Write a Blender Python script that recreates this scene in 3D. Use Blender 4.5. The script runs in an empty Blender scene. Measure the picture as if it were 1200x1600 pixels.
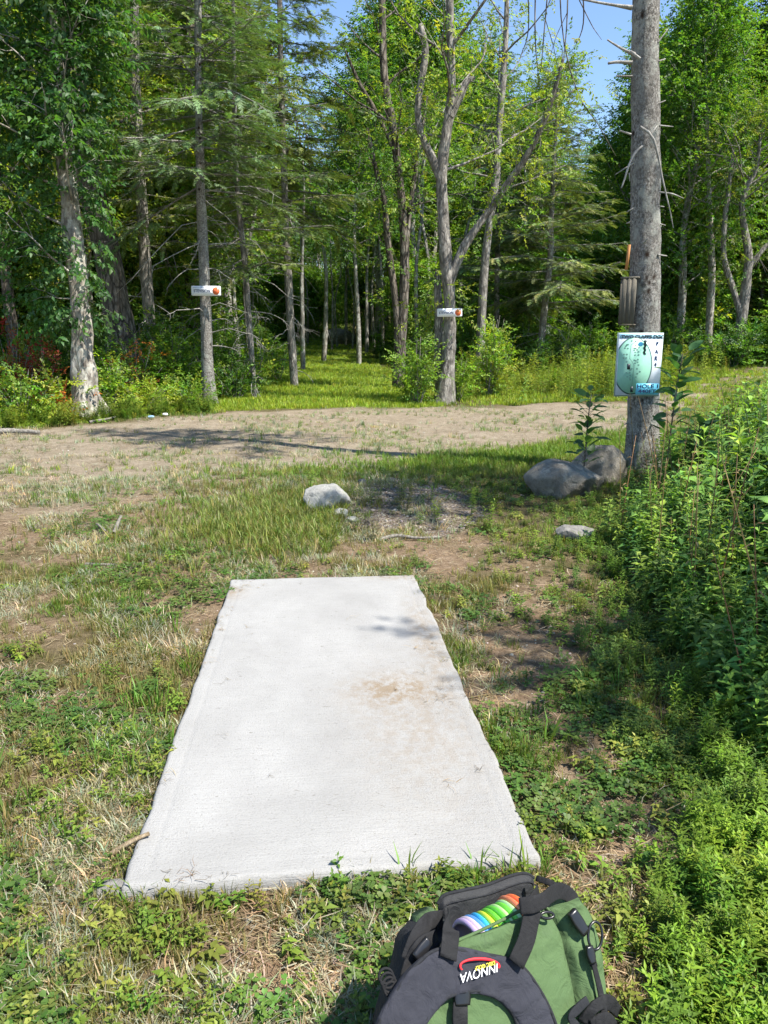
import bpy, math, random
import numpy as np
from mathutils import Vector, Matrix

random.seed(7)
RNG = np.random.default_rng(11)
sc = bpy.context.scene
COL = sc.collection

# ------------------------------------------------------------------ camera, sky, sun, exposure
PITCH = math.radians(12.75)
CAM = np.array([0.0, 0.0, 1.6])
FPX = 1200.0                                   # focal length in photo pixels (photo 1200 x 1600)
cd = bpy.data.cameras.new('camera'); cam = bpy.data.objects.new('camera', cd); COL.objects.link(cam)
cam.location = CAM; cam.rotation_euler = (math.pi / 2 - PITCH, 0, 0)
cd.sensor_fit = 'VERTICAL'; cd.sensor_height = 24; cd.lens = 24 * FPX / 1600
cd.clip_start = 0.05; cd.clip_end = 2000
sc.camera = cam

SUN_EL = math.radians(57); SUN_H = np.array([0.87, -0.49])          # horizontal heading towards the sun
w = bpy.data.worlds.new('World'); sc.world = w; w.use_nodes = True
nt = w.node_tree
sky = nt.nodes.new('ShaderNodeTexSky'); sky.sky_type = 'NISHITA'; sky.sun_disc = False
sky.sun_elevation = SUN_EL; sky.sun_rotation = math.atan2(SUN_H[0], SUN_H[1])
sky.air_density = 1.0; sky.dust_density = 0.0; sky.ozone_density = 3.5
bg = nt.nodes['Background']; bg.inputs[1].default_value = 0.115
nt.links.new(sky.outputs[0], bg.inputs[0])
sd = bpy.data.lights.new('sun', 'SUN'); sun = bpy.data.objects.new('sun', sd); COL.objects.link(sun)
sd.energy = 5.0; sd.angle = math.radians(0.53); sd.color = (1.0, 0.95, 0.87)
sv = Vector((SUN_H[0] * math.cos(SUN_EL), SUN_H[1] * math.cos(SUN_EL), math.sin(SUN_EL)))
sun.rotation_euler = sv.to_track_quat('Z', 'Y').to_euler(); sun.location = (8, -5, 14)
vs = sc.view_settings; vs.view_transform = 'Standard'; vs.look = 'None'; vs.gamma = 1; vs.exposure = 1.12
sc.cycles.use_denoising = True
sc.cycles.max_bounces = 6; sc.cycles.diffuse_bounces = 3; sc.cycles.glossy_bounces = 2
sc.cycles.transmission_bounces = 4; sc.cycles.transparent_max_bounces = 4
sc.cycles.use_adaptive_sampling = True; sc.cycles.adaptive_threshold = 0.015

# ------------------------------------------------------------------ numeric helpers
def hash2(ix, iy, s):
    h = (ix * 374761393 + iy * 668265263 + s * 1442695041) & 0xFFFFFFFF
    h = ((h ^ (h >> 13)) * 1274126177) & 0xFFFFFFFF
    return ((h ^ (h >> 16)) & 0xFFFF) / 65535.0

def vnoise(x, y, s=0):
    x = np.asarray(x, float); y = np.asarray(y, float)
    ix = np.floor(x).astype(np.int64); iy = np.floor(y).astype(np.int64)
    fx = x - ix; fy = y - iy
    fx = fx * fx * (3 - 2 * fx); fy = fy * fy * (3 - 2 * fy)
    a = hash2(ix, iy, s); b = hash2(ix + 1, iy, s); c = hash2(ix, iy + 1, s); d = hash2(ix + 1, iy + 1, s)
    return a + (b - a) * fx + (c - a) * fy + (a - b - c + d) * fx * fy

def fbm(x, y, s=0, o=3):
    t = 0; am = 1; n = 0
    for k in range(o):
        t = t + am * vnoise(x * 2 ** k, y * 2 ** k, s + k * 17); n += am; am *= .5
    return t / n

def sst(a, b, x):
    t = np.clip((x - a) / (b - a), 0, 1); return t * t * (3 - 2 * t)

def H(x, y):
    """height of the ground"""
    x = np.asarray(x, float); y = np.asarray(y, float)
    r = np.clip(y - 20, 0, 70)
    z = 0.04 * (r * r / (r + 3)) + .11 * np.clip(y - 60, 0, 75)
    z = z + 0.10 * np.exp(-(((x - .0) / .8) ** 2 + ((y - 7.6) / .9) ** 2))
    z = z + 0.05 * sst(2.0, 5.0, x) * sst(2.5, 5, y)
    am = 0.02 + 0.03 * sst(8, 20, y) + .10 * sst(22, 40, y)
    z = z + am * (fbm(x * .9, y * .9, 3, 3) - .5) * 2
    z = z + 0.012 * (fbm(x * 5, y * 5, 9, 2) - .5) * 2
    slabd = np.maximum(np.abs(x + .093 * y - .10) - .62, np.maximum(1.95 - y, y - 5.05))
    k = sst(0.0, .35, slabd)
    return z * k + (1 - k) * 0.0

def Hs(x, y): return float(H(np.array([x]), np.array([y]))[0])

def ray(px, py):
    dx = (px - 600) / FPX; dz = (800 - py) / FPX
    return np.array([dx, math.cos(PITCH) + dz * math.sin(PITCH), -math.sin(PITCH) + dz * math.cos(PITCH)])

def at_y(px, py, Y):
    d = ray(px, py); return CAM + d * (Y / d[1])

def at_z(px, py, Z):
    d = ray(px, py); return CAM + d * ((Z - CAM[2]) / d[2])

def ground(px, py):
    d = ray(px, py); t = 0.5
    while t < 120:
        p = CAM + d * t
        if p[2] < Hs(p[0], p[1]): return np.array([p[0], p[1], Hs(p[0], p[1])])
        t += 0.02 + t * .004
    return CAM + d * 120

def plane_hit(px, py, P, n):
    d = ray(px, py); t = np.dot(P - CAM, n) / np.dot(d, n); return CAM + d * t

def unit(v):
    v = np.asarray(v, float); return v / (np.linalg.norm(v, axis=-1, keepdims=True) + 1e-9)

# ------------------------------------------------------------------ object helpers
def tag(o, label=None, cat=None, group=None, kind=None):
    if label: o['label'] = label
    if cat: o['category'] = cat
    if group: o['group'] = group
    if kind: o['kind'] = kind
    return o

def empty(name, loc, label, cat, group=None, rz=0):
    o = bpy.data.objects.new(name, None); COL.objects.link(o)
    o.location = [float(v) for v in loc]; o.rotation_euler = (0, 0, rz); o.empty_display_size = .2
    return tag(o, label, cat, group)

def np_mesh(name, V, T, cols=None, mat=None, smooth=False, quads=False, suv=None):
    V = np.ascontiguousarray(V, dtype=np.float32); T = np.ascontiguousarray(T, dtype=np.int32)
    k = T.shape[1]
    me = bpy.data.meshes.new(name)
    me.vertices.add(len(V)); me.vertices.foreach_set('co', V.ravel())
    me.loops.add(T.size); me.loops.foreach_set('vertex_index', T.ravel())
    me.polygons.add(len(T)); me.polygons.foreach_set('loop_start', np.arange(0, T.size, k, dtype=np.int32))
    if smooth: me.polygons.foreach_set('use_smooth', np.ones(len(T), dtype=bool))
    me.update(calc_edges=True)
    if cols is not None:
        a = me.attributes.new('col', 'FLOAT_COLOR', 'POINT')
        c = np.ones((len(V), 4), dtype=np.float32); c[:, :3] = cols; a.data.foreach_set('color', c.ravel())
    if suv is not None:
        a = me.attributes.new('suv', 'FLOAT_VECTOR', 'POINT')
        a.data.foreach_set('vector', np.ascontiguousarray(suv, dtype=np.float32).ravel())
    if mat: me.materials.append(mat)
    return me

def link(name, me, parent=None, loc=None):
    o = bpy.data.objects.new(name, me); COL.objects.link(o)
    if parent: o.parent = parent
    if loc is not None: o.location = [float(v) for v in loc]
    return o

def tree_copy(src, loc, rz, s, label, group):
    r = src.copy(); COL.objects.link(r); r.location = [float(v) for v in loc]; r.rotation_euler = (0, 0, rz); r.scale = s
    r['label'] = label; r['group'] = group
    for ch in list(src.children):
        c = ch.copy(); COL.objects.link(c); c.parent = r
    return r

class MB:
    """collects triangles/quads (as triangles) into one mesh"""
    def __init__(s): s.V = []; s.T = []; s.C = []; s.n = 0
    def add(s, V, T, c=None):
        V = np.asarray(V, float); T = np.asarray(T, int)
        if T.shape[1] == 4: T = np.vstack([T[:, [0, 1, 2]], T[:, [0, 2, 3]]])
        s.V.append(V); s.T.append(T + s.n); s.n += len(V)
        if c is not None:
            c = np.asarray(c, float); s.C.append(np.broadcast_to(c, (len(V), 3)))
    def mesh(s, name, mat, smooth=True):
        V = np.vstack(s.V); C = np.vstack(s.C) if s.C and sum(map(len, s.C)) == len(V) else None
        return np_mesh(name, V, np.vstack(s.T), C, mat, smooth)
    def build(s, name, mat, parent=None, smooth=True, loc=None):
        return link(name, s.mesh(name, mat, smooth), parent, loc)

def tube(path, radii, sides=6, wob=0.0, seed=0, cap=True, rough=None):
    P = np.asarray(path, float); R = np.asarray(radii, float); n = len(P)
    t = np.zeros_like(P); t[1:-1] = P[2:] - P[:-2]; t[0] = P[1] - P[0]; t[-1] = P[-1] - P[-2]; t = unit(t)
    u = np.cross(t[0], [0, 0, 1.0]) if abs(t[0][2]) < .9 else np.cross(t[0], [0, 1.0, 0])
    u = unit(u); V = np.zeros((n, sides, 3)); a = np.arange(sides) * 2 * math.pi / sides
    ca = np.cos(a)[:, None]; sa = np.sin(a)[:, None]
    for i in range(n):
        u = unit(u - t[i] * np.dot(u, t[i])); v = np.cross(t[i], u)
        r = R[i]
        if wob:
            r = R[i] * (1 + wob * (vnoise(a * 1.6 + seed * 3.1, np.full(sides, i * .45 + seed)) - .5) * 2)[:, None]
            if rough is not None: r = r * (1 + rough * (vnoise(np.arange(sides) * 1.0, np.full(sides, i * 1.0), seed) - .5))[:, None]
        V[i] = P[i] + (u * ca + v * sa) * r
    V = V.reshape(-1, 3)
    i = np.arange(n - 1)[:, None] * sides; j = np.arange(sides)[None]; jn = (j + 1) % sides
    Q = np.stack([i + j, i + jn, i + sides + jn, i + sides + j], -1).reshape(-1, 4)
    T = np.vstack([Q[:, [0, 1, 2]], Q[:, [0, 2, 3]]])
    if cap:
        V = np.vstack([V, P[-1] + t[-1] * R[-1] * .3]); c = len(V) - 1
        j = np.arange(sides); T = np.vstack([T, np.stack([(n - 1) * sides + j, (n - 1) * sides + (j + 1) % sides, np.full(sides, c)], -1)])
    return V, T

def smooth_path(pts, n):
    """Catmull-Rom through the points, n samples (works on any number of columns)"""
    P = np.asarray(pts, float)
    P = np.vstack([2 * P[0] - P[1], P, 2 * P[-1] - P[-2]]); m = len(P) - 3
    out = []
    for s in np.linspace(0, m - 1e-6, n):
        k = int(s); f = s - k; a, b, c, d = P[k:k + 4]
        out.append(.5 * (2 * b + (c - a) * f + (2 * a - 5 * b + 4 * c - d) * f ** 2 + (3 * b - a - 3 * c + d) * f ** 3))
    return np.array(out)

# ------------------------------------------------------------------ materials
def M(name):
    m = bpy.data.materials.new(name); m.use_nodes = True; n = m.node_tree
    b = n.nodes['Principled BSDF']; return m, n, b

def N(n, t, **k):
    x = n.nodes.new(t)
    for a, v in k.items():
        if a.startswith('i_'): x.inputs[int(a[2:])].default_value = v
        else: setattr(x, a, v)
    return x

def ramp(n, fac, stops):
    r = n.nodes.new('ShaderNodeValToRGB'); e = r.color_ramp.elements
    while len(e) < len(stops): e.new(.5)
    for el, (p, c) in zip(e, stops): el.position = p; el.color = (*c, 1)
    n.links.new(fac, r.inputs[0]); return r.outputs[0]

def mixc(n, fac, a, b, mode='MIX'):
    x = n.nodes.new('ShaderNodeMix'); x.data_type = 'RGBA'; x.blend_type = mode
    for s, v in ((x.inputs[0], fac), (x.inputs[6], a), (x.inputs[7], b)):
        if hasattr(v, 'is_linked') or isinstance(v, bpy.types.NodeSocket): n.links.new(v, s)
        elif isinstance(v, (int, float)): s.default_value = v
        else: s.default_value = (*v, 1)
    return x.outputs[2]

def noise_n(n, vec, scale, detail=4, rough=.6, dist=0):
    x = N(n, 'ShaderNodeTexNoise'); x.inputs['Scale'].default_value = scale; x.inputs['Detail'].default_value = detail
    x.inputs['Roughness'].default_value = rough; x.inputs['Distortion'].default_value = dist
    if vec is not None: n.links.new(vec, x.inputs['Vector'])
    return x.outputs[0]

def bump(n, b, h, strength, dist, prev=None):
    x = N(n, 'ShaderNodeBump'); x.inputs['Strength'].default_value = strength; x.inputs['Distance'].default_value = dist
    n.links.new(h, x.inputs['Height'])
    if prev is not None: n.links.new(prev, x.inputs['Normal'])
    if b is not None: n.links.new(x.outputs[0], b.inputs['Normal'])
    return x.outputs[0]

def objvec(n, scale=(1, 1, 1)):
    tc = N(n, 'ShaderNodeTexCoord'); mp = N(n, 'ShaderNodeMapping'); mp.inputs['Scale'].default_value = scale
    n.links.new(tc.outputs['Object'], mp.inputs[0]); return mp.outputs[0]

def math_n(n, op, a, b=None, c=None):
    x = N(n, 'ShaderNodeMath', operation=op)
    for i, v in enumerate((a, b, c)):
        if v is None: continue
        if isinstance(v, bpy.types.NodeSocket): n.links.new(v, x.inputs[i])
        else: x.inputs[i].default_value = v
    return x.outputs[0]

def leaf_material(name, trans=.45, gloss=.35, vary=True):
    m, n, b = M(name)
    at = N(n, 'ShaderNodeAttribute', attribute_name='col')
    col = at.outputs['Color']
    if vary:
        oi = N(n, 'ShaderNodeObjectInfo'); hs = N(n, 'ShaderNodeHueSaturation')
        n.links.new(col, hs.inputs['Color'])
        n.links.new(math_n(n, 'MULTIPLY_ADD', oi.outputs['Random'], .03, .478), hs.inputs['Hue'])
        n.links.new(math_n(n, 'MULTIPLY_ADD', oi.outputs['Random'], -.5, 1.98), hs.inputs['Value'])
        col = hs.outputs[0]
    n.links.new(col, b.inputs['Base Color']); b.inputs['Roughness'].default_value = .48
    b.inputs['Specular IOR Level'].default_value = gloss
    tr = N(n, 'ShaderNodeBsdfTranslucent')
    n.links.new(mixc(n, 1.0, col, (1.25, 1.35, .45), 'MULTIPLY'), tr.inputs[0])
    mx = N(n, 'ShaderNodeMixShader'); mx.inputs[0].default_value = trans
    n.links.new(b.outputs[0], mx.inputs[1]); n.links.new(tr.outputs[0], mx.inputs[2])
    n.links.new(mx.outputs[0], n.nodes['Material Output'].inputs[0])
    return m

def bark_material(name, c_dark, c_mid, c_light, sc_v=1.0, lichen=None, plates=.5, flecks=0, zs=.28):
    m, n, b = M(name)
    v = objvec(n, (1, 1, zs)); v1 = objvec(n)
    big = noise_n(n, v1, 1.4, 3); fine = noise_n(n, v, 13 * sc_v, 7, .75)
    vo = N(n, 'ShaderNodeTexVoronoi', feature='DISTANCE_TO_EDGE'); vo.inputs['Scale'].default_value = 10 * sc_v
    dv = noise_n(n, v, 8 * sc_v, 3)
    va = N(n, 'ShaderNodeVectorMath', operation='MULTIPLY_ADD'); va.inputs[1].default_value = (.12,) * 3
    n.links.new(dv, va.inputs[0]); n.links.new(v, va.inputs[2]); n.links.new(va.outputs[0], vo.inputs[0])
    crack = math_n(n, 'MINIMUM', math_n(n, 'MULTIPLY', vo.outputs[0], 6), 1.0)
    c = ramp(n, fine, [(.38, c_dark), (.50, c_mid), (.61, c_light)])
    c = mixc(n, math_n(n, 'MULTIPLY', math_n(n, 'SUBTRACT', 1, crack), plates), c, tuple(x * .35 for x in c_dark))
    c = mixc(n, ramp(n, big, [(.4, (0, 0, 0)), (.65, (.6, .6, .6))]), c, tuple(x * .7 for x in c_mid))
    if lichen:
        l = noise_n(n, v1, 5.5, 5, .65)
        c = mixc(n, ramp(n, l, [(.50, (0, 0, 0)), (.62, (.85, .85, .85))]), c, lichen)
    if flecks:
        f = N(n, 'ShaderNodeTexVoronoi'); f.inputs['Scale'].default_value = flecks
        f.inputs['Randomness'].default_value = 1; n.links.new(objvec(n, (1, 1, .8)), f.inputs[0])
        mk = ramp(n, f.outputs[0], [(.10, (1, 1, 1)), (.26, (0, 0, 0))])
        mk2 = ramp(n, noise_n(n, v1, 3, 2), [(.46, (0, 0, 0)), (.52, (1, 1, 1))])
        c = mixc(n, math_n(n, 'MULTIPLY', mk, mk2), c, (.035, .022, .015))
    n.links.new(c, b.inputs['Base Color']); b.inputs['Roughness'].default_value = .95; b.inputs['Specular IOR Level'].default_value = .12
    p = bump(n, None, crack, .6 * plates + .1, .02); bump(n, b, fine, .8, .02, p)
    return m

def cloth_material(name, col, vary=.25, weave=900, rough=.85, sheen=.0):
    m, n, b = M(name); v = objvec(n)
    a = noise_n(n, v, 9, 4); c = mixc(n, a, tuple(x * (1 - vary) for x in col), tuple(min(1, x * (1 + vary)) for x in col))
    c = mixc(n, ramp(n, noise_n(n, v, 26, 6, .75), [(.55, (0,) * 3), (.8, (.22,) * 3)]), c, tuple(.5 * x + .07 for x in col))
    n.links.new(c, b.inputs['Base Color']); b.inputs['Roughness'].default_value = rough; b.inputs['Specular IOR Level'].default_value = .25
    w1 = noise_n(n, v, weave, 2); p = bump(n, None, w1, .6, .0012)
    p = bump(n, None, noise_n(n, v, 22, 4, .6, .8), .7, .010, p); bump(n, b, noise_n(n, v, 7, 3, .5, 1.5), .5, .02, p)
    return m

def plain(name, col, rough=.5, spec=.4, metal=0):
    m, n, b = M(name); v = objvec(n)
    c = mixc(n, noise_n(n, v, 40, 3), tuple(x * .92 for x in col), tuple(min(1, x * 1.06) for x in col))
    n.links.new(c, b.inputs['Base Color']); b.inputs['Roughness'].default_value = rough
    b.inputs['Specular IOR Level'].default_value = spec; b.inputs['Metallic'].default_value = metal
    return m

LEAF = leaf_material('leaf', .48, .35)
LEAFG = leaf_material('ground_leaf', .35, .25, False)
NEEDLE = leaf_material('needle', .22, .2)
BARK_G = bark_material('bark_grey', (.07, .063, .055), (.22, .20, .175), (.44, .41, .36), 1, None, .5)
BARK_P = bark_material('bark_pale', (.12, .10, .085), (.30, .265, .22), (.55, .51, .45), .9, (.46, .45, .38), .45)
BARK_D = bark_material('bark_ridged', (.05, .042, .035), (.15, .125, .10), (.27, .24, .20), .8, None, .95)
BARK_S = bark_material('bark_spruce', (.06, .054, .046), (.24, .22, .195), (.47, .45, .41), 3.4, (.32, .32, .28), .5, 7, .62)
BARK_F = bark_material('bark_far', (.10, .09, .075), (.22, .20, .17), (.42, .40, .35), .6, (.40, .40, .36), .3)
TWIG = bark_material('dead_twig', (.16, .15, .135), (.32, .30, .27), (.5, .48, .44), 1, None, .1)

# ------------------------------------------------------------------ leaf / blade templates
def leaf_t(L, W, fold=.25, droop=.15, quad=True):
    if quad:   # 4 triangles with a midrib
        V = [(0, 0, 0), (-W / 2, .42 * L, fold * W), (0, .45 * L, 0), (W / 2, .42 * L, fold * W), (0, L, -droop * L)]
        return np.array(V), np.array([(0, 2, 1), (0, 3, 2), (1, 2, 4), (2, 3, 4)])
    V = [(0, 0, 0), (-W / 2, .45 * L, fold * W), (W / 2, .45 * L, fold * W), (0, L, -droop * L)]
    return np.array(V), np.array([(0, 3, 1), (0, 2, 3)])

def rot_to(dirs, ups):
    """matrices whose Y axis is dirs, Z near ups"""
    y = unit(dirs); x = unit(np.cross(y, ups)); z = np.cross(x, y)
    return np.stack([x, y, z], -1)

def merge(parts):
    V = []; T = []; F = []; n = 0
    for v, t, f in parts:
        V.append(v); T.append(t + n); F.append(np.broadcast_to(np.asarray(f, float), (len(v), 3))); n += len(v)
    return np.vstack(V), np.vstack(T), np.vstack(F)

def twig_spray(seed, n=10, L=.09, W=.05, stem=.32, quad=False, pend=0.2):
    r = np.random.default_rng(seed); parts = []
    for i in range(n):
        t = (i + .6) / n; side = 1 if i % 2 else -1
        base = np.array([0.02 * math.sin(i), stem * t, -.10 * stem * t * t + r.normal(0, .015)])
        a = side * r.uniform(.5, 1.3) if i < n - 1 else 0
        d = np.array([math.sin(a), math.cos(a), r.normal(-pend, .3)])
        up = np.array([r.normal(0, .45), r.normal(0, .3), 1.0])
        s = r.uniform(.7, 1.2); v, t_ = leaf_t(L * s, W * s, .2, .2, quad)
        R = rot_to(d[None], up[None])[0]
        br = r.uniform(.75, 1.3)
        parts.append((v @ R.T + base, t_, (br * r.uniform(.85, 1.25), br, br * r.uniform(.7, 1.1))))
    return merge(parts)

def needle_spray(seed, stem=.30, n=13):
    r = np.random.default_rng(seed); parts = []
    for i in range(n):
        t = (i + .3) / n
        for side in (-1, 1):
            l = stem * .36 * (1 - t * .72) * r.uniform(.75, 1.2); wd = .021
            a = side * r.uniform(.7, 1.0); b0 = np.array([0, stem * t, -.1 * stem * t * t])
            d = np.array([math.sin(a), math.cos(a), r.normal(-.05, .18)]); d /= np.linalg.norm(d)
            pz = np.array([d[1], -d[0], 0]) * wd / 2
            v = np.array([b0 - pz, b0 + pz, b0 + d * l * .6 + pz * .9 + [0, 0, .004], b0 + d * l])
            f = r.uniform(.7, 1.35)
            parts.append((v, np.array([(0, 1, 2), (0, 2, 3)]), (f, f, f * r.uniform(.8, 1.2))))
    return merge(parts)

def blade(base, d, L, w, bend, seed=0):
    """grass blade of 3 triangles bending over"""
    d = unit(d); side = unit(np.cross(d, [0, 0, 1.0]) + 1e-4); hd = np.array([d[0], d[1], 0])
    m = base + d * L * .55; tip = base + d * L * .8 + hd * L * bend + np.array([0, 0, -bend * L * .35 + .15 * L])
    V = np.array([base - side * w / 2, base + side * w / 2, m - side * w * .42, m + side * w * .42, tip])
    return V, np.array([(0, 1, 3), (0, 3, 2), (2, 3, 4)])

def tuft(seed, n=14, L=.09, w=.004, spread=.03, lean=.5, bend=.35):
    r = np.random.default_rng(seed); parts = []
    for i in range(n):
        a = r.uniform(0, 6.28); b0 = np.array([math.cos(a), math.sin(a), 0]) * r.uniform(0, spread); b0[2] = -.006
        a2 = a + r.normal(0, .7); k = r.uniform(.1, lean)
        v, t = blade(b0, np.array([math.cos(a2) * k, math.sin(a2) * k, 1]), L * r.uniform(.5, 1.25), w * r.uniform(.7, 1.3), bend * r.uniform(.2, 1.3))
        f = r.uniform(.72, 1.3); parts.append((v, t, (f * r.uniform(.9, 1.3), f, f * .95)))
    return merge(parts)

def clover(seed, n=9, R=.05, size=.014, hgt=.035):
    r = np.random.default_rng(seed); parts = []
    for i in range(n):
        a = r.uniform(0, 6.28); rr = R * math.sqrt(r.uniform(0, 1)); c = np.array([math.cos(a) * rr, math.sin(a) * rr, hgt * r.uniform(.5, 1.15)])
        f = r.uniform(.75, 1.3); yaw = r.uniform(0, 6.28); s = size * r.uniform(.75, 1.25)
        tl = r.normal(0, .25, 2)
        for k in range(3):
            an = yaw + k * 2.094; d = np.array([math.cos(an), math.sin(an), tl[0] * math.cos(an) + tl[1] * math.sin(an) + .15])
            v = np.array([(0, 0, 0), (-.45, .55, .05), (-.28, 1.0, .0), (0, .9, -.06), (.28, 1.0, 0), (.45, .55, .05)]) * s
            Rm = rot_to(d[None], np.array([[0, 0, 1.0]]))[0]
            parts.append((v @ Rm.T + c, np.array([(0, 3, 1), (1, 3, 2), (0, 5, 3), (3, 5, 4)]), (f, f, f)))
    return merge(parts)

def leafy_weed(seed, hgt=.8, n=26, L=.09, W=.028, stems=1, droop=.3, top=True, quad=True):
    r = np.random.default_rng(seed); parts = []
    for s in range(stems):
        az = r.uniform(0, 6.28); ln = r.uniform(.03, .22) if stems > 1 else r.uniform(0, .12)
        hh = hgt * r.uniform(.75, 1.1); off = np.array([math.cos(az), math.sin(az), 0]) * .03 * (stems > 1)
        P = np.array([off + np.array([math.cos(az) * ln * hh * t ** 1.6, math.sin(az) * ln * hh * t ** 1.6, hh * t]) for t in np.linspace(0, 1, 5)])
        v, t = tube(P, np.linspace(.004, .0015, 5) * (hgt / .8 + .2), 3); parts.append((v, t, (1.1, .9, .8)))
        for i in range(n):
            t = .12 + .88 * (i + r.uniform(0, .6)) / n; k = t * 4; k0 = min(int(k), 3); b0 = P[k0] + (P[k0 + 1] - P[k0]) * (k - k0)
            a = i * 2.4 + r.normal(0, .3); up = .25 + .7 * t ** 2 * top
            d = np.array([math.cos(a), math.sin(a), up * r.uniform(.5, 1.3) - .1])
            sc_ = (1 - .55 * t) * r.uniform(.75, 1.25) * (.65 + .7 * min(1, t * 3))
            v, tt = leaf_t(L * sc_, W * sc_, .18, droop, quad)
            Rm = rot_to(d[None], np.array([[0, 0, 1.0]]))[0]; f = r.uniform(.75, 1.25) * (1 + .25 * t)
            parts.append((v @ Rm.T + b0, tt, (f * (1 + .25 * t), f, f * .9)))
    return merge(parts)

def straw(seed, n=5, L=.16, R=.08):
    r = np.random.default_rng(seed); parts = []
    for i in range(n):
        a = r.uniform(0, 6.28); b0 = np.array([*r.normal(0, R * .5, 2), .004 + r.uniform(0, .02)])
        l = L * r.uniform(.3, 1.2); d = np.array([math.cos(a), math.sin(a), r.normal(0, .10)])
        s = np.array([-d[1], d[0], 0]) * r.uniform(.0012, .0028)
        k = np.array([-d[1], d[0], 0]) * r.normal(0, .12) * l; b1 = b0 + d * l * .5 + k; b2 = b0 + d * l
        b1[2] = max(b1[2], .004) + .006; b2[2] = max(b2[2], .002)
        v = np.array([b0 - s, b0 + s, b1 - s, b1 + s, b2]); f = r.uniform(.6, 1.3)
        parts.append((v, np.array([(0, 1, 3), (0, 3, 2), (2, 3, 4)]), (f, f, f)))
    return merge(parts)

def pebble(seed):
    r = np.random.default_rng(seed)
    u = np.linspace(0, 2 * math.pi, 7)[:-1]; V = [(0, 0, 1)]
    for el in (.6, -.2):
        for a in u: V.append((math.cos(a) * math.cos(el), math.sin(a) * math.cos(el), math.sin(el)))
    V = np.array(V) * r.uniform(.75, 1.15, (13, 1)) * [1, .75, .55]
    T = [(0, 1 + i, 1 + (i + 1) % 6) for i in range(6)]
    for i in range(6):
        j = (i + 1) % 6; T += [(1 + i, 7 + i, 7 + j), (1 + i, 7 + j, 1 + j)]
    return V, np.array(T), np.ones((13, 3))

def scatter(name, temps, pos, scale, cols, mat, label, cat, kind='stuff', R=None, tilt=.15, parent=None, rng=RNG):
    """merge copies of the templates into ONE mesh object"""
    Nn = len(pos)
    if R is None:
        yaw = rng.uniform(0, 2 * math.pi, Nn); tx = rng.normal(0, tilt, Nn); ty = rng.normal(0, tilt, Nn)
        y = np.stack([-np.sin(yaw), np.cos(yaw), ty], -1); z = np.stack([tx, -ty, np.ones(Nn)], -1)
        R = rot_to(y, z)
    which = rng.integers(0, len(temps), Nn); Vs = []; Ts = []; Cs = []; n = 0
    scale = np.asarray(scale, float)
    if scale.ndim == 1: scale = scale[:, None].repeat(3, 1)
    for k, (v, t, f) in enumerate(temps):
        ix = np.where(which == k)[0]
        if not len(ix): continue
        vv = np.einsum('nij,nvj->nvi', R[ix], v[None] * scale[ix][:, None, :]) + pos[ix][:, None, :]
        Vs.append(vv.reshape(-1, 3)); Ts.append((t[None] + (np.arange(len(ix)) * len(v))[:, None, None] + n).reshape(-1, 3)); n += len(ix) * len(v)
        Cs.append(np.clip(cols[ix][:, None, :] * f[None], 0, .95).reshape(-1, 3))
    me = np_mesh(name, np.vstack(Vs), np.vstack(Ts), np.vstack(Cs), mat)
    o = link(name, me, parent)
    if parent is None: tag(o, label, cat, kind=kind)
    return o

def palette(n, cols, rng=RNG, jit=.15):
    c = np.array(cols)[rng.integers(0, len(cols), n)]
    return np.clip(c * rng.normal(1, jit, (n, 1)) * rng.normal(1, .06, (n, 3)), .004, .9)

# ------------------------------------------------------------------ setting: ground
def road_edges(x):
    near = np.interp(x, [-40, -12, -6, -3, 0, 2, 4, 5.5, 7, 9, 14, 40], [6, 7.0, 8.2, 9.2, 10.4, 11.4, 12.9, 14.9, 17.6, 21.2, 28.5, 56])
    far = np.interp(x, [-40, -12, -6.5, -4.6, -3, 1.5, 6, 9, 14, 40], [10, 12.0, 13.6, 15.6, 17.6, 18.2, 19.0, 23.4, 30, 62])
    return near, far

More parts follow.
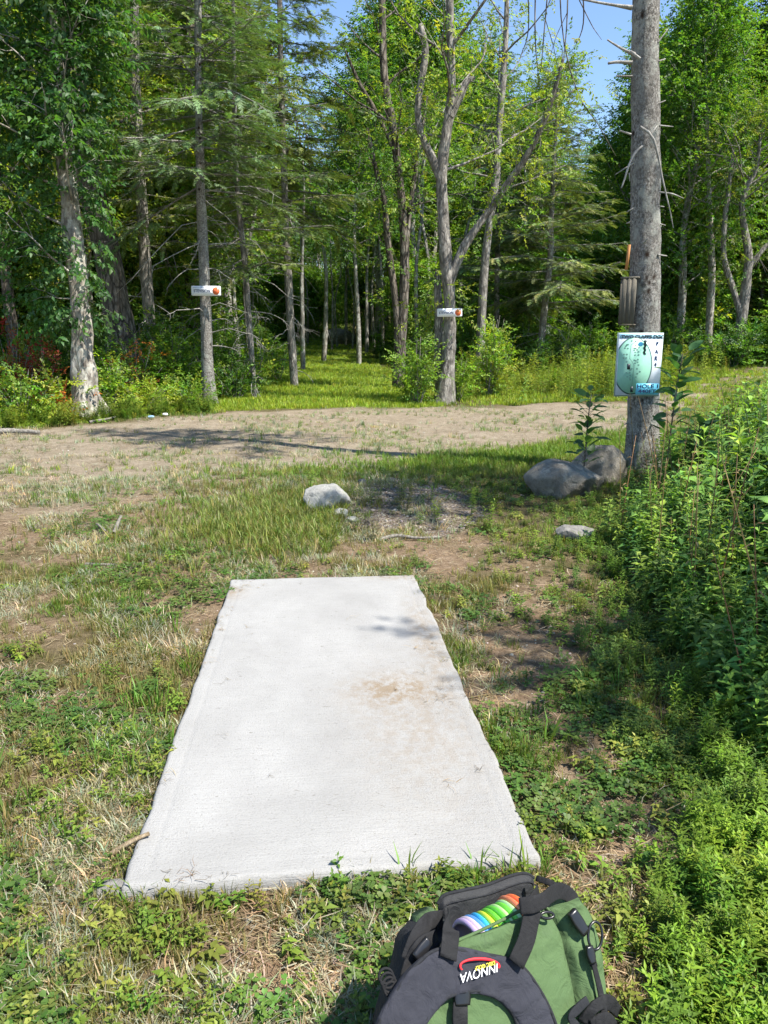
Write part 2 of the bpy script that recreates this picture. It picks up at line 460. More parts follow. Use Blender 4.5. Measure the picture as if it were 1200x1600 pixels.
def masks(x, y):
    nr, fr = road_edges(x); e = (fbm(x * .8, y * .8, 21, 4) - .5) * 5.0
    road = sst(-1.6 - .9 * (x < -1), 1.2, y + e - nr) * (1 - sst(-.5, .4, y + e * .3 - fr)) * (1 - .75 * sst(6.0, 8.5, x) * sst(.35, .55, fbm(x * .7, y * 1.4, 88, 3) + .1))
    trail = (1 - sst(2.2, 3.4, np.abs(x + .085 * y + .1))) * sst(17.5, 18.8, y)
    mound = sst(1.0, .5, ((x - .07) / .88) ** 2 + ((y - 7.35) / 1.45) ** 2 + (fbm(x * 2.2, y * 2.2, 5, 4) - .5) * 2.2)
    # dry, bald ground left of the pad, between it and the road
    bald = sst(.42, .58, fbm(x * 1.3 + 3, y * 1.3, 33, 4)) * sst(1.2, -.8, x) * sst(1.0, 3.5, y) * (y < 12)
    spot = np.exp(-(((x + 3.4) / 1.0) ** 2 + ((y - 6.4) / .7) ** 2)) * 1.3
    rs = sst(.44, .6, fbm(x * 2.1 + 9, y * 2.1, 37, 4)) * sst(.45, .6, x + .093 * (y - 2)) * sst(1.7, 1.2, x) * (y < 7) * (y > 1.9)
    bald = np.clip(bald + spot + rs * .8, 0, 1)
    front = np.clip(np.exp(-(((x + .28) / .36) ** 2 + ((y - 1.68) / .26) ** 2)) + np.exp(-(((x + .95) / .18) ** 2 + ((y - 2.1) / .3) ** 2)), 0, 1)
    front = np.maximum(front, np.exp(-(((x - .1) / .7) ** 2 + ((y - 5.65) / .4) ** 2)) * .9)
    side = np.exp(-(((x - .70 + .09 * (y - 2.9)) / .22) ** 2 + ((y - 3.1) / 1.0) ** 2)) * .9
    soil = np.clip(np.maximum(front, side) + .8 * sst(.55, .7, fbm(x * 2.2, y * 2.2, 55, 3)) * (y < 9) * (x < 1.4) , 0, 1)
    return road, trail, mound, bald, soil

def nonuni(a, b, n, p, c=0):
    t = np.linspace(-1, 1, n); s = np.sign(t) * np.abs(t) ** p
    return np.where(s < 0, c + s * (c - a), c + s * (b - c))
gx = nonuni(-120, 120, 520, 3.0, 0); gy = np.concatenate([np.linspace(-30, .5, 20)[:-1], .5 + (np.linspace(0, 1, 620) ** 2.6) * 160])
X, Y = np.meshgrid(gx, gy); Z = H(X, Y)
V = np.stack([X, Y, Z], -1).reshape(-1, 3)
nxx, nyy = len(gx), len(gy)
i = np.arange(nyy - 1)[:, None] * nxx + np.arange(nxx - 1)[None]
Q = np.stack([i, i + 1, i + 1 + nxx, i + nxx], -1).reshape(-1, 4)
rd, tr, mo, ba, so = masks(V[:, 0], V[:, 1])
cols = np.stack([rd, np.clip(np.maximum(ba * .85, so), 0, 1), mo], -1)
m, n, b = M('ground')
at = N(n, 'ShaderNodeAttribute', attribute_name='col'); sep = N(n, 'ShaderNodeSeparateColor'); n.links.new(at.outputs['Color'], sep.inputs[0])
v = objvec(n)
n1 = noise_n(n, v, 1.3, 5); n2 = noise_n(n, v, 14, 6, .7); n3 = noise_n(n, v, 90, 5, .7)
c = ramp(n, n2, [(.3, (.055, .045, .022)), (.5, (.10, .085, .04)), (.7, (.16, .125, .07))])
soilc = ramp(n, n2, [(.3, (.13, .088, .055)), (.5, (.21, .15, .098)), (.7, (.31, .235, .16))])
n1b = noise_n(n, v, 3.2, 8, .75)
roadc = ramp(n, n1b, [(.3, (.18, .14, .095)), (.5, (.265, .215, .155)), (.72, (.36, .31, .24))])
roadc = mixc(n, ramp(n, n2, [(.35, (.55, .55, .55)), (.6, (0, 0, 0))]), roadc, (.17, .14, .085))
vg = N(n, 'ShaderNodeTexVoronoi'); vg.inputs['Scale'].default_value = 55; n.links.new(v, vg.inputs[0])
grav = ramp(n, vg.outputs['Color'], [(.2, (.08, .062, .045)), (.5, (.15, .12, .088)), (.8, (.26, .22, .17))])
roadc = mixc(n, ramp(n, noise_n(n, v, 60, 3), [(.58, (0, 0, 0)), (.66, (.7, .7, .7))]), roadc, (.40, .365, .31))
a2 = N(n, 'ShaderNodeAttribute', attribute_name='suv'); c = mixc(n, a2.outputs['Fac'], c, ramp(n, n2, [(.35, (.07, .10, .02)), (.6, (.12, .17, .03))])); c = mixc(n, sep.outputs[1], c, soilc); c = mixc(n, sep.outputs[0], c, roadc); c = mixc(n, sep.outputs[2], c, grav)
n.links.new(c, b.inputs['Base Color']); b.inputs['Roughness'].default_value = 1; b.inputs['Specular IOR Level'].default_value = .05
p = bump(n, None, n1b, .5, .10); p = bump(n, None, n2, .7, .05, p); p = bump(n, None, vg.outputs[0], .35, .012, p); bump(n, b, n3, .7, .012, p)
GROUND = link('ground', np_mesh('ground', V, Q, cols, m, True, suv=np.stack([tr, tr, tr], -1))); tag(GROUND, kind='structure')

# ------------------------------------------------------------------ tee pad
ZT = .05
CN = {k: at_z(px, py, ZT) for k, (px, py) in dict(BL=(190, 1384), BR=(843, 1338), TL=(362, 905), TR=(648, 898)).items()}
nu, nv = 150, 300
uu, vv = np.meshgrid(np.linspace(0, 1, nu), np.linspace(0, 1, nv))
P = (CN['BL'] * ((1 - uu) * (1 - vv))[..., None] + CN['BR'] * (uu * (1 - vv))[..., None] + CN['TL'] * ((1 - uu) * vv)[..., None] + CN['TR'] * (uu * vv)[..., None])
Wd, Ln = 1.24, 3.05
xs = uu * Wd; ys = vv * Ln
edge = np.minimum(np.minimum(xs, Wd - xs), np.minimum(ys, Ln - ys))
jx = (fbm(ys * 5, ys * 0 + 1, 71, 6) - .5) * .022; jx2 = (fbm(ys * 5, ys * 0 + 9, 72, 6) - .5) * .03; jy = (fbm(xs * 5, xs * 0 + 5, 73, 6) - .5) * .02
P[..., 0] += np.where(uu < .5, jx * (1 - 2 * uu).clip(0) ** 6, jx2 * (2 * uu - 1).clip(0) ** 6)
P[..., 1] += jy * np.abs(2 * vv - 1) ** 8
P[..., 2] += -.007 * (1 - sst(0, .008, edge)) - .002 * np.exp(-((edge - .065) / .006) ** 2) + (fbm(xs * 5, ys * 5, 77, 3) - .5) * .003
def rim(z):
    idx = [(0, k) for k in range(nu)] + [(k, nu - 1) for k in range(1, nv)] + [(nv - 1, k) for k in range(nu - 2, -1, -1)] + [(k, 0) for k in range(nv - 2, 0, -1)]
    return idx
idx = rim(0); top = np.array([a * nu + b_ for a, b_ in idx])
V = P.reshape(-1, 3); S = np.stack([xs, ys, edge], -1).reshape(-1, 3)
R1 = V[top].copy(); ctr = V.mean(0); out = unit((R1 - ctr) * [1, 1, 0]); 
R1[:, :2] += out[:, :2] * (.004 + .006 * fbm(np.arange(len(top)) * .3, np.zeros(len(top)), 5)[:, None]); R1[:, 2] = .018; R2 = R1.copy(); R2[:, 2] = -.10; R2[:, :2] -= out[:, :2] * .015
k0 = len(V); m0 = len(top); V = np.vstack([V, R1, R2]); S = np.vstack([S, S[top] + [.03, -.033, 0], S[top] + [.15, -.15, 0]])
i = np.arange(nv - 1)[:, None] * nu + np.arange(nu - 1)[None]
Q = np.stack([i, i + 1, i + 1 + nu, i + nu], -1).reshape(-1, 4)
j = np.arange(m0); jn = (j + 1) % m0
Q = np.vstack([Q, np.stack([k0 + j, k0 + jn, top[jn], top[j]], -1), np.stack([k0 + m0 + j, k0 + m0 + jn, k0 + jn, k0 + j], -1)])
m, n, b = M('concrete')
at = N(n, 'ShaderNodeAttribute', attribute_name='suv'); sv_ = at.outputs['Vector']
def scaled(n, vec, s, o=(0, 0, 0)):
    mp = N(n, 'ShaderNodeMapping'); mp.inputs['Scale'].default_value = s; mp.inputs['Location'].default_value = o; n.links.new(vec, mp.inputs[0]); return mp.outputs[0]
broom = noise_n(n, scaled(n, sv_, (3, 60, 1)), 2.2, 5, .65); brm2 = noise_n(n, scaled(n, sv_, (12, 160, 1)), 1.5, 3, .6)
blot = noise_n(n, sv_, 2.2, 5); fine = noise_n(n, sv_, 120, 4, .7)
c = ramp(n, blot, [(.3, (.265, .26, .248)), (.5, (.30, .295, .282)), (.7, (.335, .33, .316))])
c = mixc(n, ramp(n, broom, [(.36, (.3, .3, .3)), (.52, (0, 0, 0))]), c, (.25, .245, .235))
pits = noise_n(n, scaled(n, sv_, (30, 55, 1)), 1.0, 4, .7)
c = mixc(n, ramp(n, pits, [(.28, (.9, .9, .9)), (.36, (0, 0, 0))]), c, (.16, .15, .13))
c = mixc(n, ramp(n, fine, [(.34, (.6, .6, .6)), (.46, (0, 0, 0))]), c, (.20, .19, .175))
# dirt trodden on to the right half and a brown stain
sx = N(n, 'ShaderNodeSeparateXYZ'); n.links.new(sv_, sx.inputs[0])
def blob(cx, cy, rx, ry):
    a = math_n(n, 'POWER', math_n(n, 'DIVIDE', math_n(n, 'SUBTRACT', sx.outputs[0], cx), rx), 2.0)
    d = math_n(n, 'POWER', math_n(n, 'DIVIDE', math_n(n, 'SUBTRACT', sx.outputs[1], cy), ry), 2.0)
    q = math_n(n, 'ADD', a, d); return math_n(n, 'EXPONENT', math_n(n, 'MULTIPLY', q, -1.0))
nz = ramp(n, noise_n(n, sv_, 16, 6, .75), [(.40, (0, 0, 0)), (.62, (1, 1, 1))])
stain = math_n(n, 'ADD', math_n(n, 'MULTIPLY', blob(.90, 1.25, .18, .14), 1.25), math_n(n, 'MULTIPLY', blob(.98, .9, .24, .6), .55))
stain = math_n(n, 'ADD', stain, math_n(n, 'MULTIPLY', blob(1.16, 1.9, .08, .6), .8)); stain = math_n(n, 'ADD', stain, math_n(n, 'MULTIPLY', blob(.02, 2.75, .09, .12), 1.0))
stain = math_n(n, 'ADD', stain, math_n(n, 'MULTIPLY', blob(1.15, 3.0, .25, .06), .8))
c = mixc(n, math_n(n, 'MINIMUM', math_n(n, 'MULTIPLY', stain, math_n(n, 'MULTIPLY_ADD', nz, .8, .12)), .9), c, (.215, .165, .11))
n.links.new(c, b.inputs['Base Color']); b.inputs['Roughness'].default_value = .9; b.inputs['Specular IOR Level'].default_value = .2
p = bump(n, None, broom, .4, .006); p = bump(n, None, brm2, .4, .003, p); p = bump(n, None, pits, .5, .003, p); bump(n, b, fine, .8, .004, p)
pad = link('tee_pad', np_mesh('tee_pad', V, Q, None, m, True, suv=S))
tag(pad, 'long pale broom-finished concrete tee pad laid in the grass', 'tee pad')

def pad_dist(x, y):
    """distance outside the pad (negative inside)"""
    c = [CN[k][:2] for k in ('BL', 'BR', 'TR', 'TL')]; d = np.full(np.shape(x), -1e9)
    for a, q in zip(c, c[1:] + c[:1]):
        e = q - a; nn = np.array([e[1], -e[0]]) / np.linalg.norm(e); d = np.maximum(d, (x - a[0]) * nn[0] + (y - a[1]) * nn[1])
    return d

# ------------------------------------------------------------------ tree maker
SPR_N = [twig_spray(s, 11, .085, .046) for s in range(6)]
SPR_F = [twig_spray(s + 20, 8, .14, .085, .42) for s in range(5)]
SPR_V = [twig_spray(s + 40, 9, .13, .07, .38, True, .55) for s in range(5)]
NDL = [needle_spray(s, .34, 11) for s in range(5)]
NDL_F = [needle_spray(s, .50, 9) for s in range(4)]
for k_ in range(4): NDL_F[k_][0][:, 0] *= 1.35
G_MAPLE = [(.050, .115, .020), (.065, .135, .022), (.040, .095, .018), (.085, .15, .025)]
G_DARK = [(.030, .075, .020), (.040, .090, .022), (.026, .062, .020)]
G_YEL = [(.12, .17, .025), (.09, .15, .025), (.15, .19, .03), (.07, .13, .022)]
G_CON = [(.05, .088, .036), (.066, .105, .042), (.038, .07, .030), (.075, .10, .045)]
G_OLIVE = [(.09, .12, .03), (.07, .10, .03), (.11, .13, .04)]

def interp_path(P, t):
    k = t * (len(P) - 1); i0 = min(int(k), len(P) - 2); return P[i0] + (P[i0 + 1] - P[i0]) * (k - i0), unit(P[i0 + 1] - P[i0])

def grow(P, R, seed, zb, crownR, nl=26, sub=5, spr=10, kind='broad', spray=None, pal=None, mat=None, up=.45,
         sides=5, clump=.28, sc_=1.0, bare=0, taper=.75, keep=None):
    """limbs and foliage on a trunk path P (local). returns wood MB, leaf arrays, dead-twig MB"""
    r = np.random.default_rng(seed); wood = MB(); twg = MB(); pos = []; dr = []; ss = []
    Ht = P[-1][2]
    for i in range(nl):
        if kind == 'broad':
            t = zb / Ht + (1 - zb / Ht) * ((i + r.uniform(0, .9)) / nl) ** .9
        else:
            t = zb / Ht + (1 - zb / Ht) * (i + r.uniform(0, .5)) / nl
        t = min(t, .985)
        b0, tg = interp_path(P, t); rad = np.interp(t * (len(R) - 1), np.arange(len(R)), R)
        az = i * 2.399 + r.normal(0, .35); q = (t - zb / Ht) / (1 - zb / Ht)
        if kind == 'broad':
            Lm = crownR * (.55 + .75 * math.sin(min(1, q * 1.15 + .18) * math.pi) ** .8) * r.uniform(.65, 1.15)
            el = r.uniform(.15, .6) + up * q; curve = r.uniform(-.1, .35)
        else:
            Lm = crownR * (1 - q) ** .75 * r.uniform(.6, 1.15) + .25; el = r.uniform(-.35, .12) + .35 * q; curve = r.uniform(-.25, .15)
        h = np.array([math.cos(az), math.sin(az), 0]); m_ = 6; L = [b0]
        for k in range(1, m_):
            f = k / (m_ - 1); e = el + curve * f; hh = h + r.normal(0, .16, 3) * [1, 1, .6]
            L.append(L[-1] + (hh * math.cos(e) + np.array([0, 0, math.sin(e)])) * Lm / (m_ - 1))
        L = np.array(L); lr = min(rad * .45, .009 + Lm * (.011 if kind == 'broad' else .006))
        if keep is None or keep(L[3]): pass
        else: continue
        V, T = tube(L, np.linspace(lr, .006, m_), sides if lr > .03 else 4); wood.add(V, T)
        if kind == 'broad':
            for s in range(sub):
                f = .25 + .75 * (s + r.uniform(0, .9)) / sub; c0, ct = interp_path(L, min(f, .99))
                d = unit(ct + r.normal(0, .75, 3) + [0, 0, .15]); l = Lm * .42 * (1.15 - f * .5) * r.uniform(.5, 1.2)
                S_ = np.array([c0, c0 + d * l * .5 + r.normal(0, .04, 3), c0 + d * l + [0, 0, -.06 * l]])
                V, T = tube(S_, [.011, .007, .003], 3); wood.add(V, T)
                k = r.poisson(spr)
                for _ in range(k):
                    g = r.uniform(.15, 1.08); c1, _t = interp_path(S_, min(g, .999)); o = r.normal(0, clump, 3) * [1, 1, .6]
                    pos.append(c1 + o); dr.append(unit(d * .6 + unit(o) * .9 + [0, 0, -.1])); ss.append(r.uniform(.75, 1.25) * sc_)
        else:
            nb = max(3, int(Lm / .16)); sidev = np.array([-h[1], h[0], 0])
            for s in range(nb):
                f = .12 + .88 * (s + r.uniform(0, 1)) / nb; c0, ct = interp_path(L, min(f, .99))
                for sd_ in (-1, 1):
                    if r.uniform() < .12: continue
                    l = (.18 + .40 * Lm * (1 - f)) * r.uniform(.5, 1.2); d = unit(ct * .75 + sidev * sd_ * .9 + np.array([0, 0, -.15]) + r.normal(0, .12, 3))
                    S_ = np.array([c0, c0 + d * l]); 
                    if l > .2: V, T = tube(S_, [.006, .002], 3, cap=False); wood.add(V, T)
                    for g in np.arange(.15, 1.0, .22 / max(l, .22)):
                        if r.uniform() > spr: continue
                        pos.append(c0 + d * l * g + r.normal(0, .03, 3)); dd = unit(d + sidev * r.normal(0, .5) + [0, 0, r.normal(-.1, .15)])
                        dr.append(dd); ss.append(r.uniform(.7, 1.2) * sc_)
    for i in range(bare):     # bare dead branches below the crown
        z = r.uniform(.12, 1.0) * zb; t = z / Ht
        b0, tg = interp_path(P, t); az = r.uniform(0, 6.28); l = r.uniform(.3, 1.0) * crownR * (.3 + .6 * z / zb); el = r.uniform(-.5, .25)
        L = [b0]; h = np.array([math.cos(az), math.sin(az), 0])
        for k in range(5): L.append(L[-1] + (h * math.cos(el) + [0, 0, math.sin(el)] + r.normal(0, .16, 3)) * l / 5); el -= .12
        V, T = tube(L, np.linspace(.013, .003, 6), 4); twg.add(V, T)
        for k in range(r.integers(2, 7)):
            c0, ct = interp_path(np.array(L), r.uniform(.25, .98)); d = unit(ct + r.normal(0, .7, 3) + [0, 0, -.2]); l2 = r.uniform(.15, .5)
            S_ = [c0, c0 + d * l2 * .5, c0 + d * l2 + r.normal(0, .05, 3) + [0, 0, -.05]]; V, T = tube(S_, [.005, .0035, .0015], 3); twg.add(V, T)
    return wood, np.array(pos), np.array(dr), np.array(ss), twg

def make_tree(name, base, path, radii, seed, label, cat='tree', group=None, bark=None, zb=4, crownR=2.4, kind='broad',
              pal=None, spray=None, trunk_sides=14, wob=.10, extra=None, samples=28, rough=.12, lmat=None, flare=.0, hug=0, **kw):
    """path: points local to base"""
    root = empty(name, base, label, cat, group)
    PR = smooth_path(np.hstack([np.asarray(path, float), np.asarray(radii, float)[:, None]]), samples); P = PR[:, :3]; R = PR[:, 3].clip(.01)
    ln_ = np.concatenate([[0], np.cumsum(np.linalg.norm(np.diff(P, axis=0), axis=1))]); tt_ = np.linspace(0, ln_[-1], samples)
    P = np.stack([np.interp(tt_, ln_, P[:, q]) for q in range(3)], -1); R = np.interp(tt_, ln_, R)
    if flare: R = R * (1 + flare * np.exp(-P[:, 2] / .28))
    mb = MB(); V, T = tube(P, R, trunk_sides, wob, seed, rough=rough); mb.add(V, T)
    bark = bark or BARK_G; exP = []
    if extra:
        for e in extra:
            E = smooth_path(np.array([[*q[0], q[1]] for q in e]), 14); exP.append(E[:, :3]); V, T = tube(E[:, :3], E[:, 3].clip(.006), 9, .14, seed + 5, rough=.1); mb.add(V, T)
    mb.build('trunk', bark, root)
    w_, pos, dr, ss, tw = grow(P, R, seed, zb, crownR, kind=kind, pal=pal, **kw)
    if exP and kind == 'broad' and len(pos):
        r = np.random.default_rng(seed + 7)
        for E_ in exP:
            for q in range(int(34 * np.linalg.norm(E_[-1] - E_[0]))):
                c0, t0 = interp_path(E_, r.uniform(.35, .999)); o_ = r.normal(0, .42, 3); pos = np.vstack([pos, c0 + o_]); dr = np.vstack([dr, unit(unit(o_) + [0, 0, -.3])]); ss = np.append(ss, r.uniform(.7, 1.2))
                if q % 3 == 0: V, T = tube([c0, c0 + o_ * .5 + r.normal(0, .05, 3), c0 + o_], [.008, .005, .002], 3); w_.add(V, T)
    if hug:
        r = np.random.default_rng(seed + 8)
        for q in range(hug):
            z = r.uniform(1.9, 8.5); c0 = np.array([np.interp(z, P[:, 2], P[:, 0]), np.interp(z, P[:, 2], P[:, 1]), z]); a_ = r.uniform(-3.4, .6); rr = r.uniform(.25, .62)
            o_ = np.array([math.cos(a_), math.sin(a_), r.normal(0, .3)]) * rr; pos = np.vstack([pos, c0 + o_]); dr = np.vstack([dr, unit(o_ + [r.normal(0, .2), 0, -.3])]); ss = np.append(ss, r.uniform(.7, 1.1))
            if q % 3 == 0: V, T = tube([c0, c0 + o_ * .6, c0 + o_ * 1.1], [.008, .005, .002], 3); w_.add(V, T)
    if w_.V: w_.build('branches', bark, root)
    if len(pos):
        r = np.random.default_rng(seed + 99)
        up = np.tile([0, 0, 1.0], (len(pos), 1)) + r.normal(0, .35 if kind == 'broad' else .2, (len(pos), 3))
        o = scatter('crown', spray or (SPR_N if kind == 'broad' else NDL), pos, ss, palette(len(pos), pal or G_MAPLE, r, .18), lmat or (LEAF if kind == 'broad' else NEEDLE), None, None, R=rot_to(dr, up), parent=root, rng=r)
    if tw.V: tw.build('dead_branches', TWIG, root)
    return root

def pxpath(pts, Y, z0=None):
    """photo points (px, py, width_px[, dY]) -> local path and radii for a stem standing at distance Y"""
    out = []; rad = []
    for q in pts:
        y = Y + (q[3] if len(q) > 3 else 0); p = at_y(q[0], q[1], y); out.append(p)
        d = np.linalg.norm(ray(q[0], q[1])); dep = np.dot(p - CAM, [0, math.cos(PITCH), -math.sin(PITCH)])
        rad.append(q[2] * dep / FPX / 2)
    out = np.array(out); base = out[0].copy(); base[2] = Hs(base[0], base[1]); loc = out - base
    loc[0][2] = -.12
    return base, loc, rad
#@@TREES
# ------------------------------------------------------------------ the trees one can name
def ext(path, rad, pts):
    p = path[-1]
    for dx, dy, z, r in pts: path = np.vstack([path, [p[0] + dx, p[1] + dy, z]]); rad = list(rad) + [r]
    return path, rad

def E(pts, Y, base):     # an extra limb traced at distance Y, local to base
    _b, loc, rad = pxpath(pts, Y); P = loc + _b - base; P[0][2] += .12 + (at_y(pts[0][0], pts[0][1], Y)[2] - _b[2]) if False else 0
    P = np.array([at_y(q[0], q[1], Y + (q[3] if len(q) > 3 else 0)) for q in pts]) - base
    return [(p, r) for p, r in zip(P, rad)]

# pale leaning trunk on the left edge of the road, hung with dark leaves
b, P, R = pxpath([(140, 664, 50), (137, 645, 42), (133, 610, 36), (129, 540, 31), (123, 450, 28), (113, 350, 27), (100, 210, 26), (91, 60, 22), (85, -120, 18), (80, -350, 10)], 15.9)
make_tree('broadleaf_tree', b, P, R, 101, 'pale barked tree at the left road edge, its upper trunk hung with dark leaves', bark=BARK_P, zb=1.5, crownR=1.35, nl=64, sub=5, spr=9,
          pal=[(.035, .080, .022), (.045, .10, .028), (.03, .07, .02)], spray=SPR_V, trunk_sides=26, wob=.24, samples=70, flare=.7, hug=330, clump=.22, up=.1,
          keep=lambda p: p[0] < .35 or p[2] > 6.0)
# massive dark ridged trunk behind it
b, P, R = pxpath([(212, 610, 59), (190, 520, 46.1), (168, 400, 40.3), (148, 320, 36), (124, 190, 31.7), (108, 60, 27.4), (98, -150, 30), (90, -380, 16)], 20.5)
make_tree('broadleaf_tree', b, P, R, 102, 'massive dark ridged trunk leaning left behind the pale barked tree', bark=BARK_D, zb=6.5, crownR=3.6, nl=22, spr=9, pal=G_MAPLE, trunk_sides=24, wob=.10, samples=40, flare=.15)
b, P, R = pxpath([(236, 560, 19.2), (228, 420, 17.6), (220, 300, 16), (213, 180, 17), (210, 50, 13), (208, -150, 10), (207, -300, 3)], 24)
make_tree('conifer_tree', b, P, R, 103, 'straight grey conifer trunk right of the massive dark trunk', bark=BARK_G, zb=4.2, crownR=2.2, kind='con', nl=60, spr=.6, sc_=1.1, pal=G_OLIVE, bare=16)
b, P, R = pxpath([(303, 540, 24), (300, 400, 23), (299, 200, 18), (298, 0, 14), (297, -260, 4)], 28)
make_tree('conifer_tree', b, P, R, 104, 'dark shaded conifer trunk just left behind the sign tree with the red oval', bark=BARK_D, zb=4.5, crownR=2.8, kind='con', nl=60, spr=.55, sc_=1.1, pal=G_CON, bare=14)
b, P, R = pxpath([(329, 634, 22.2), (324, 570, 18.5), (320, 440, 16.3), (314, 300, 14.1), (310, 140, 10.4), (309, 20, 11), (308, -150, 8), (308, -330, 3)], 19)
SIGN_T = (b, P)
make_tree('conifer_tree', b, P, R, 105, 'grey conifer at the left of the trail carrying the small white sign', bark=BARK_S, zb=5.0, crownR=3.3, kind='con', nl=70, spr=.62, sc_=1.15, pal=[(.075, .12, .06), (.09, .14, .065), (.07, .11, .04)], bare=22, flare=.15, samples=40)
b, P, R = pxpath([(460, 590, 13), (450, 430, 12), (445, 300, 10), (440, 150, 9), (437, 0, 8), (435, -200, 3)], 24.5)
make_tree('conifer_tree', b, P, R, 106, 'slender conifer at the left edge of the grass trail, drooping grey twigs above', bark=BARK_G, zb=5.0, crownR=3.0, kind='con', nl=84, spr=.8, sc_=1.2, pal=G_OLIVE + G_CON, bare=26)
b, P, R = pxpath([(396, 560, 8.1), (384, 430, 9), (371, 300, 8.1), (366, 150, 7.2), (364, -80, 2.7)], 21)
make_tree('conifer_tree', b, P, R, 107, 'thin conifer with bright green twigs between the sign tree and the grass trail', bark=BARK_G, zb=3.4, crownR=2.2, kind='con', nl=60, spr=.6, sc_=1.1, pal=G_OLIVE, bare=20)
# twin stem right of the trail
b, P, R = pxpath([(622, 610, 20.3), (625, 540, 17.2), (631, 460, 15.6), (632, 370, 14), (622, 260, 12.5), (610, 180, 14), (600, 120, 12), (597, 0, 10), (595, -220, 4)], 24)
ex = [E([(622, 545, 14), (619, 480, 12), (606, 380, 11), (600, 310, 10), (588, 268, 8), (574, 200, 4)], 24, b), E([(621, 255, 9), (612, 225, 8), (583, 167, 7), (560, 127, 6), (540, 80, 3)], 24, b),
      E([(632, 440, 9), (636, 367, 9), (647, 283, 8), (656, 225, 5), (668, 150, 3)], 24, b)]
make_tree('broadleaf_tree', b, P, R, 108, 'dark stemmed tree at the right edge of the grass trail forking into thin upright limbs', bark=BARK_D, zb=4.6, crownR=2.3, nl=15, spr=3, pal=G_YEL + G_MAPLE, extra=ex)
# the tree with the second sign
b, P, R = pxpath([(694, 634, 28.8), (700, 570, 21.6), (703, 480, 18.4), (696, 400, 19.2), (692, 330, 17.6), (690, 270, 17.6), (696, 220, 16), (703, 170, 15.2), (706, 130, 12.8), (704, 60, 12.8), (703, 0, 12), (702, -160, 10), (700, -320, 4)], 19.6)
SIGN_U = (b, P)
ex = [E([(690, 280, 17), (672, 240, 13), (656, 205, 11), (653, 160, 11), (661, 110, 11), (665, 75, 11), (657, 38, 9)], 19.6, b), E([(702, 182, 17), (718, 152, 13), (730, 128, 10), (742, 121, 5)], 19.6, b),
      E([(702, 445, 14), (720, 395, 14), (745, 355, 12), (768, 325, 11), (790, 290, 10), (820, 250, 9, -.3), (850, 190, 8, -.6), (870, 130, 7, -.8), (880, 92, 5, -1)], 19.6, b),
      E([(687, 620, 16), (686, 560, 14), (686, 500, 14), (684, 455, 11), (683, 425, 7)], 19.9, b)]
make_tree('broadleaf_tree', b, P, R, 109, 'rough grey forked tree with a small white sign and one long right limb', bark=BARK_G, zb=5.2, crownR=2.5, nl=15, spr=4, pal=G_YEL, extra=ex, trunk_sides=20, wob=.13, samples=60, flare=.25)
T6 = [o for o in COL.objects if str(o.get('label', '')).startswith('rough grey forked')][0]; hb = MB(); b6 = np.array(T6.location)
for pts in ([(703, -75, 12), (780, -88, 9, -.4), (860, -80, 7, -.8), (940, -60, 4, -1.0)], [(888, -78, 4, -.9), (886, 30, 3, -.9), (880, 100, 2, -.9)], [(862, -80, 4, -.8), (852, 30, 3, -.8), (845, 112, 2, -.8)], [(905, -72, 4, -.9), (912, 30, 3, -.9), (897, 78, 1.5, -.9)],
            [(872, -78, 4, -.9), (880, 60, 3, -.9), (905, 150, 2.5, -.9), (935, 195, 2, -.9), (962, 244, 1.3, -.9)], [(838, -82, 4, -.7), (836, 50, 3, -.7), (842, 130, 1.5, -.7)], [(820, -84, 4, -.6), (826, 40, 2.5, -.6), (812, 92, 1.5, -.6)], [(886, 20, 2, -.9), (868, 60, 1.5, -.9), (858, 96, 1, -.9)],
            [(852, 30, 2, -.8), (864, 70, 1.5, -.8), (870, 100, 1, -.8)], [(905, 0, 2.5, -.9), (925, 40, 2, -.9), (940, 62, 1, -.9)]):
    Lp = smooth_path(np.array([[*(at_y(q[0], q[1], 19.6 + (q[3] if len(q) > 3 else 0)) - b6), q[2] * .6 * 19 / FPX / 2] for q in pts]), 12); V, T = tube(Lp[:, :3], Lp[:, 3].clip(.0035), 5, .15, 3); hb.add(V, T)
hb.build('bare_limb', BARK_D, T6)
b, P, R = pxpath([(750, 540, 15), (756, 430, 13.2), (765, 350, 12.3), (775, 270, 13), (780, 200, 10), (790, 60, 8), (795, -150, 3)], 27)
make_tree('broadleaf_tree', b, P, R, 110, 'upright grey tree close behind the long limb of the forked sign tree', bark=BARK_G, zb=5.5, crownR=2.3, nl=20, spr=5, pal=G_YEL)
b, P, R = pxpath([(841, 566, 12), (852, 470, 10), (860, 400, 9), (862, 330, 8), (868, 220, 6), (872, 140, 4), (873, 95, 2)], 31)
make_tree('conifer_tree', b, P, R, 111, 'leaning pale stemmed conifer with wide drooping boughs beyond the tall weeds', bark=BARK_F, zb=2.6, crownR=3.4, kind='con', nl=90, spr=.75, sc_=1.25, pal=G_OLIVE + G_CON, bare=16)
b, P, R = pxpath([(776, 530, 9), (777, 400, 8), (779, 280, 7), (780, 150, 5), (781, 60, 2)], 33)
make_tree('conifer_tree', b, P, R, 112, 'thin straight conifer between the leaning conifer and the forked sign tree', bark=BARK_F, zb=3.0, crownR=2.6, kind='con', nl=80, spr=.9, sc_=1.3, pal=G_CON, bare=14)
b, P, R = pxpath([(1107, 535, 11), (1112, 440, 11), (1111, 380, 9), (1108, 300, 7), (1104, 160, 5), (1102, 60, 2)], 35)
make_tree('broadleaf_tree', b, P, R, 113, 'thin white barked trunk right of the grey course-sign tree at the far field edge', bark=BARK_P, zb=5.0, crownR=2.2, nl=24, spr=9, pal=G_MAPLE)
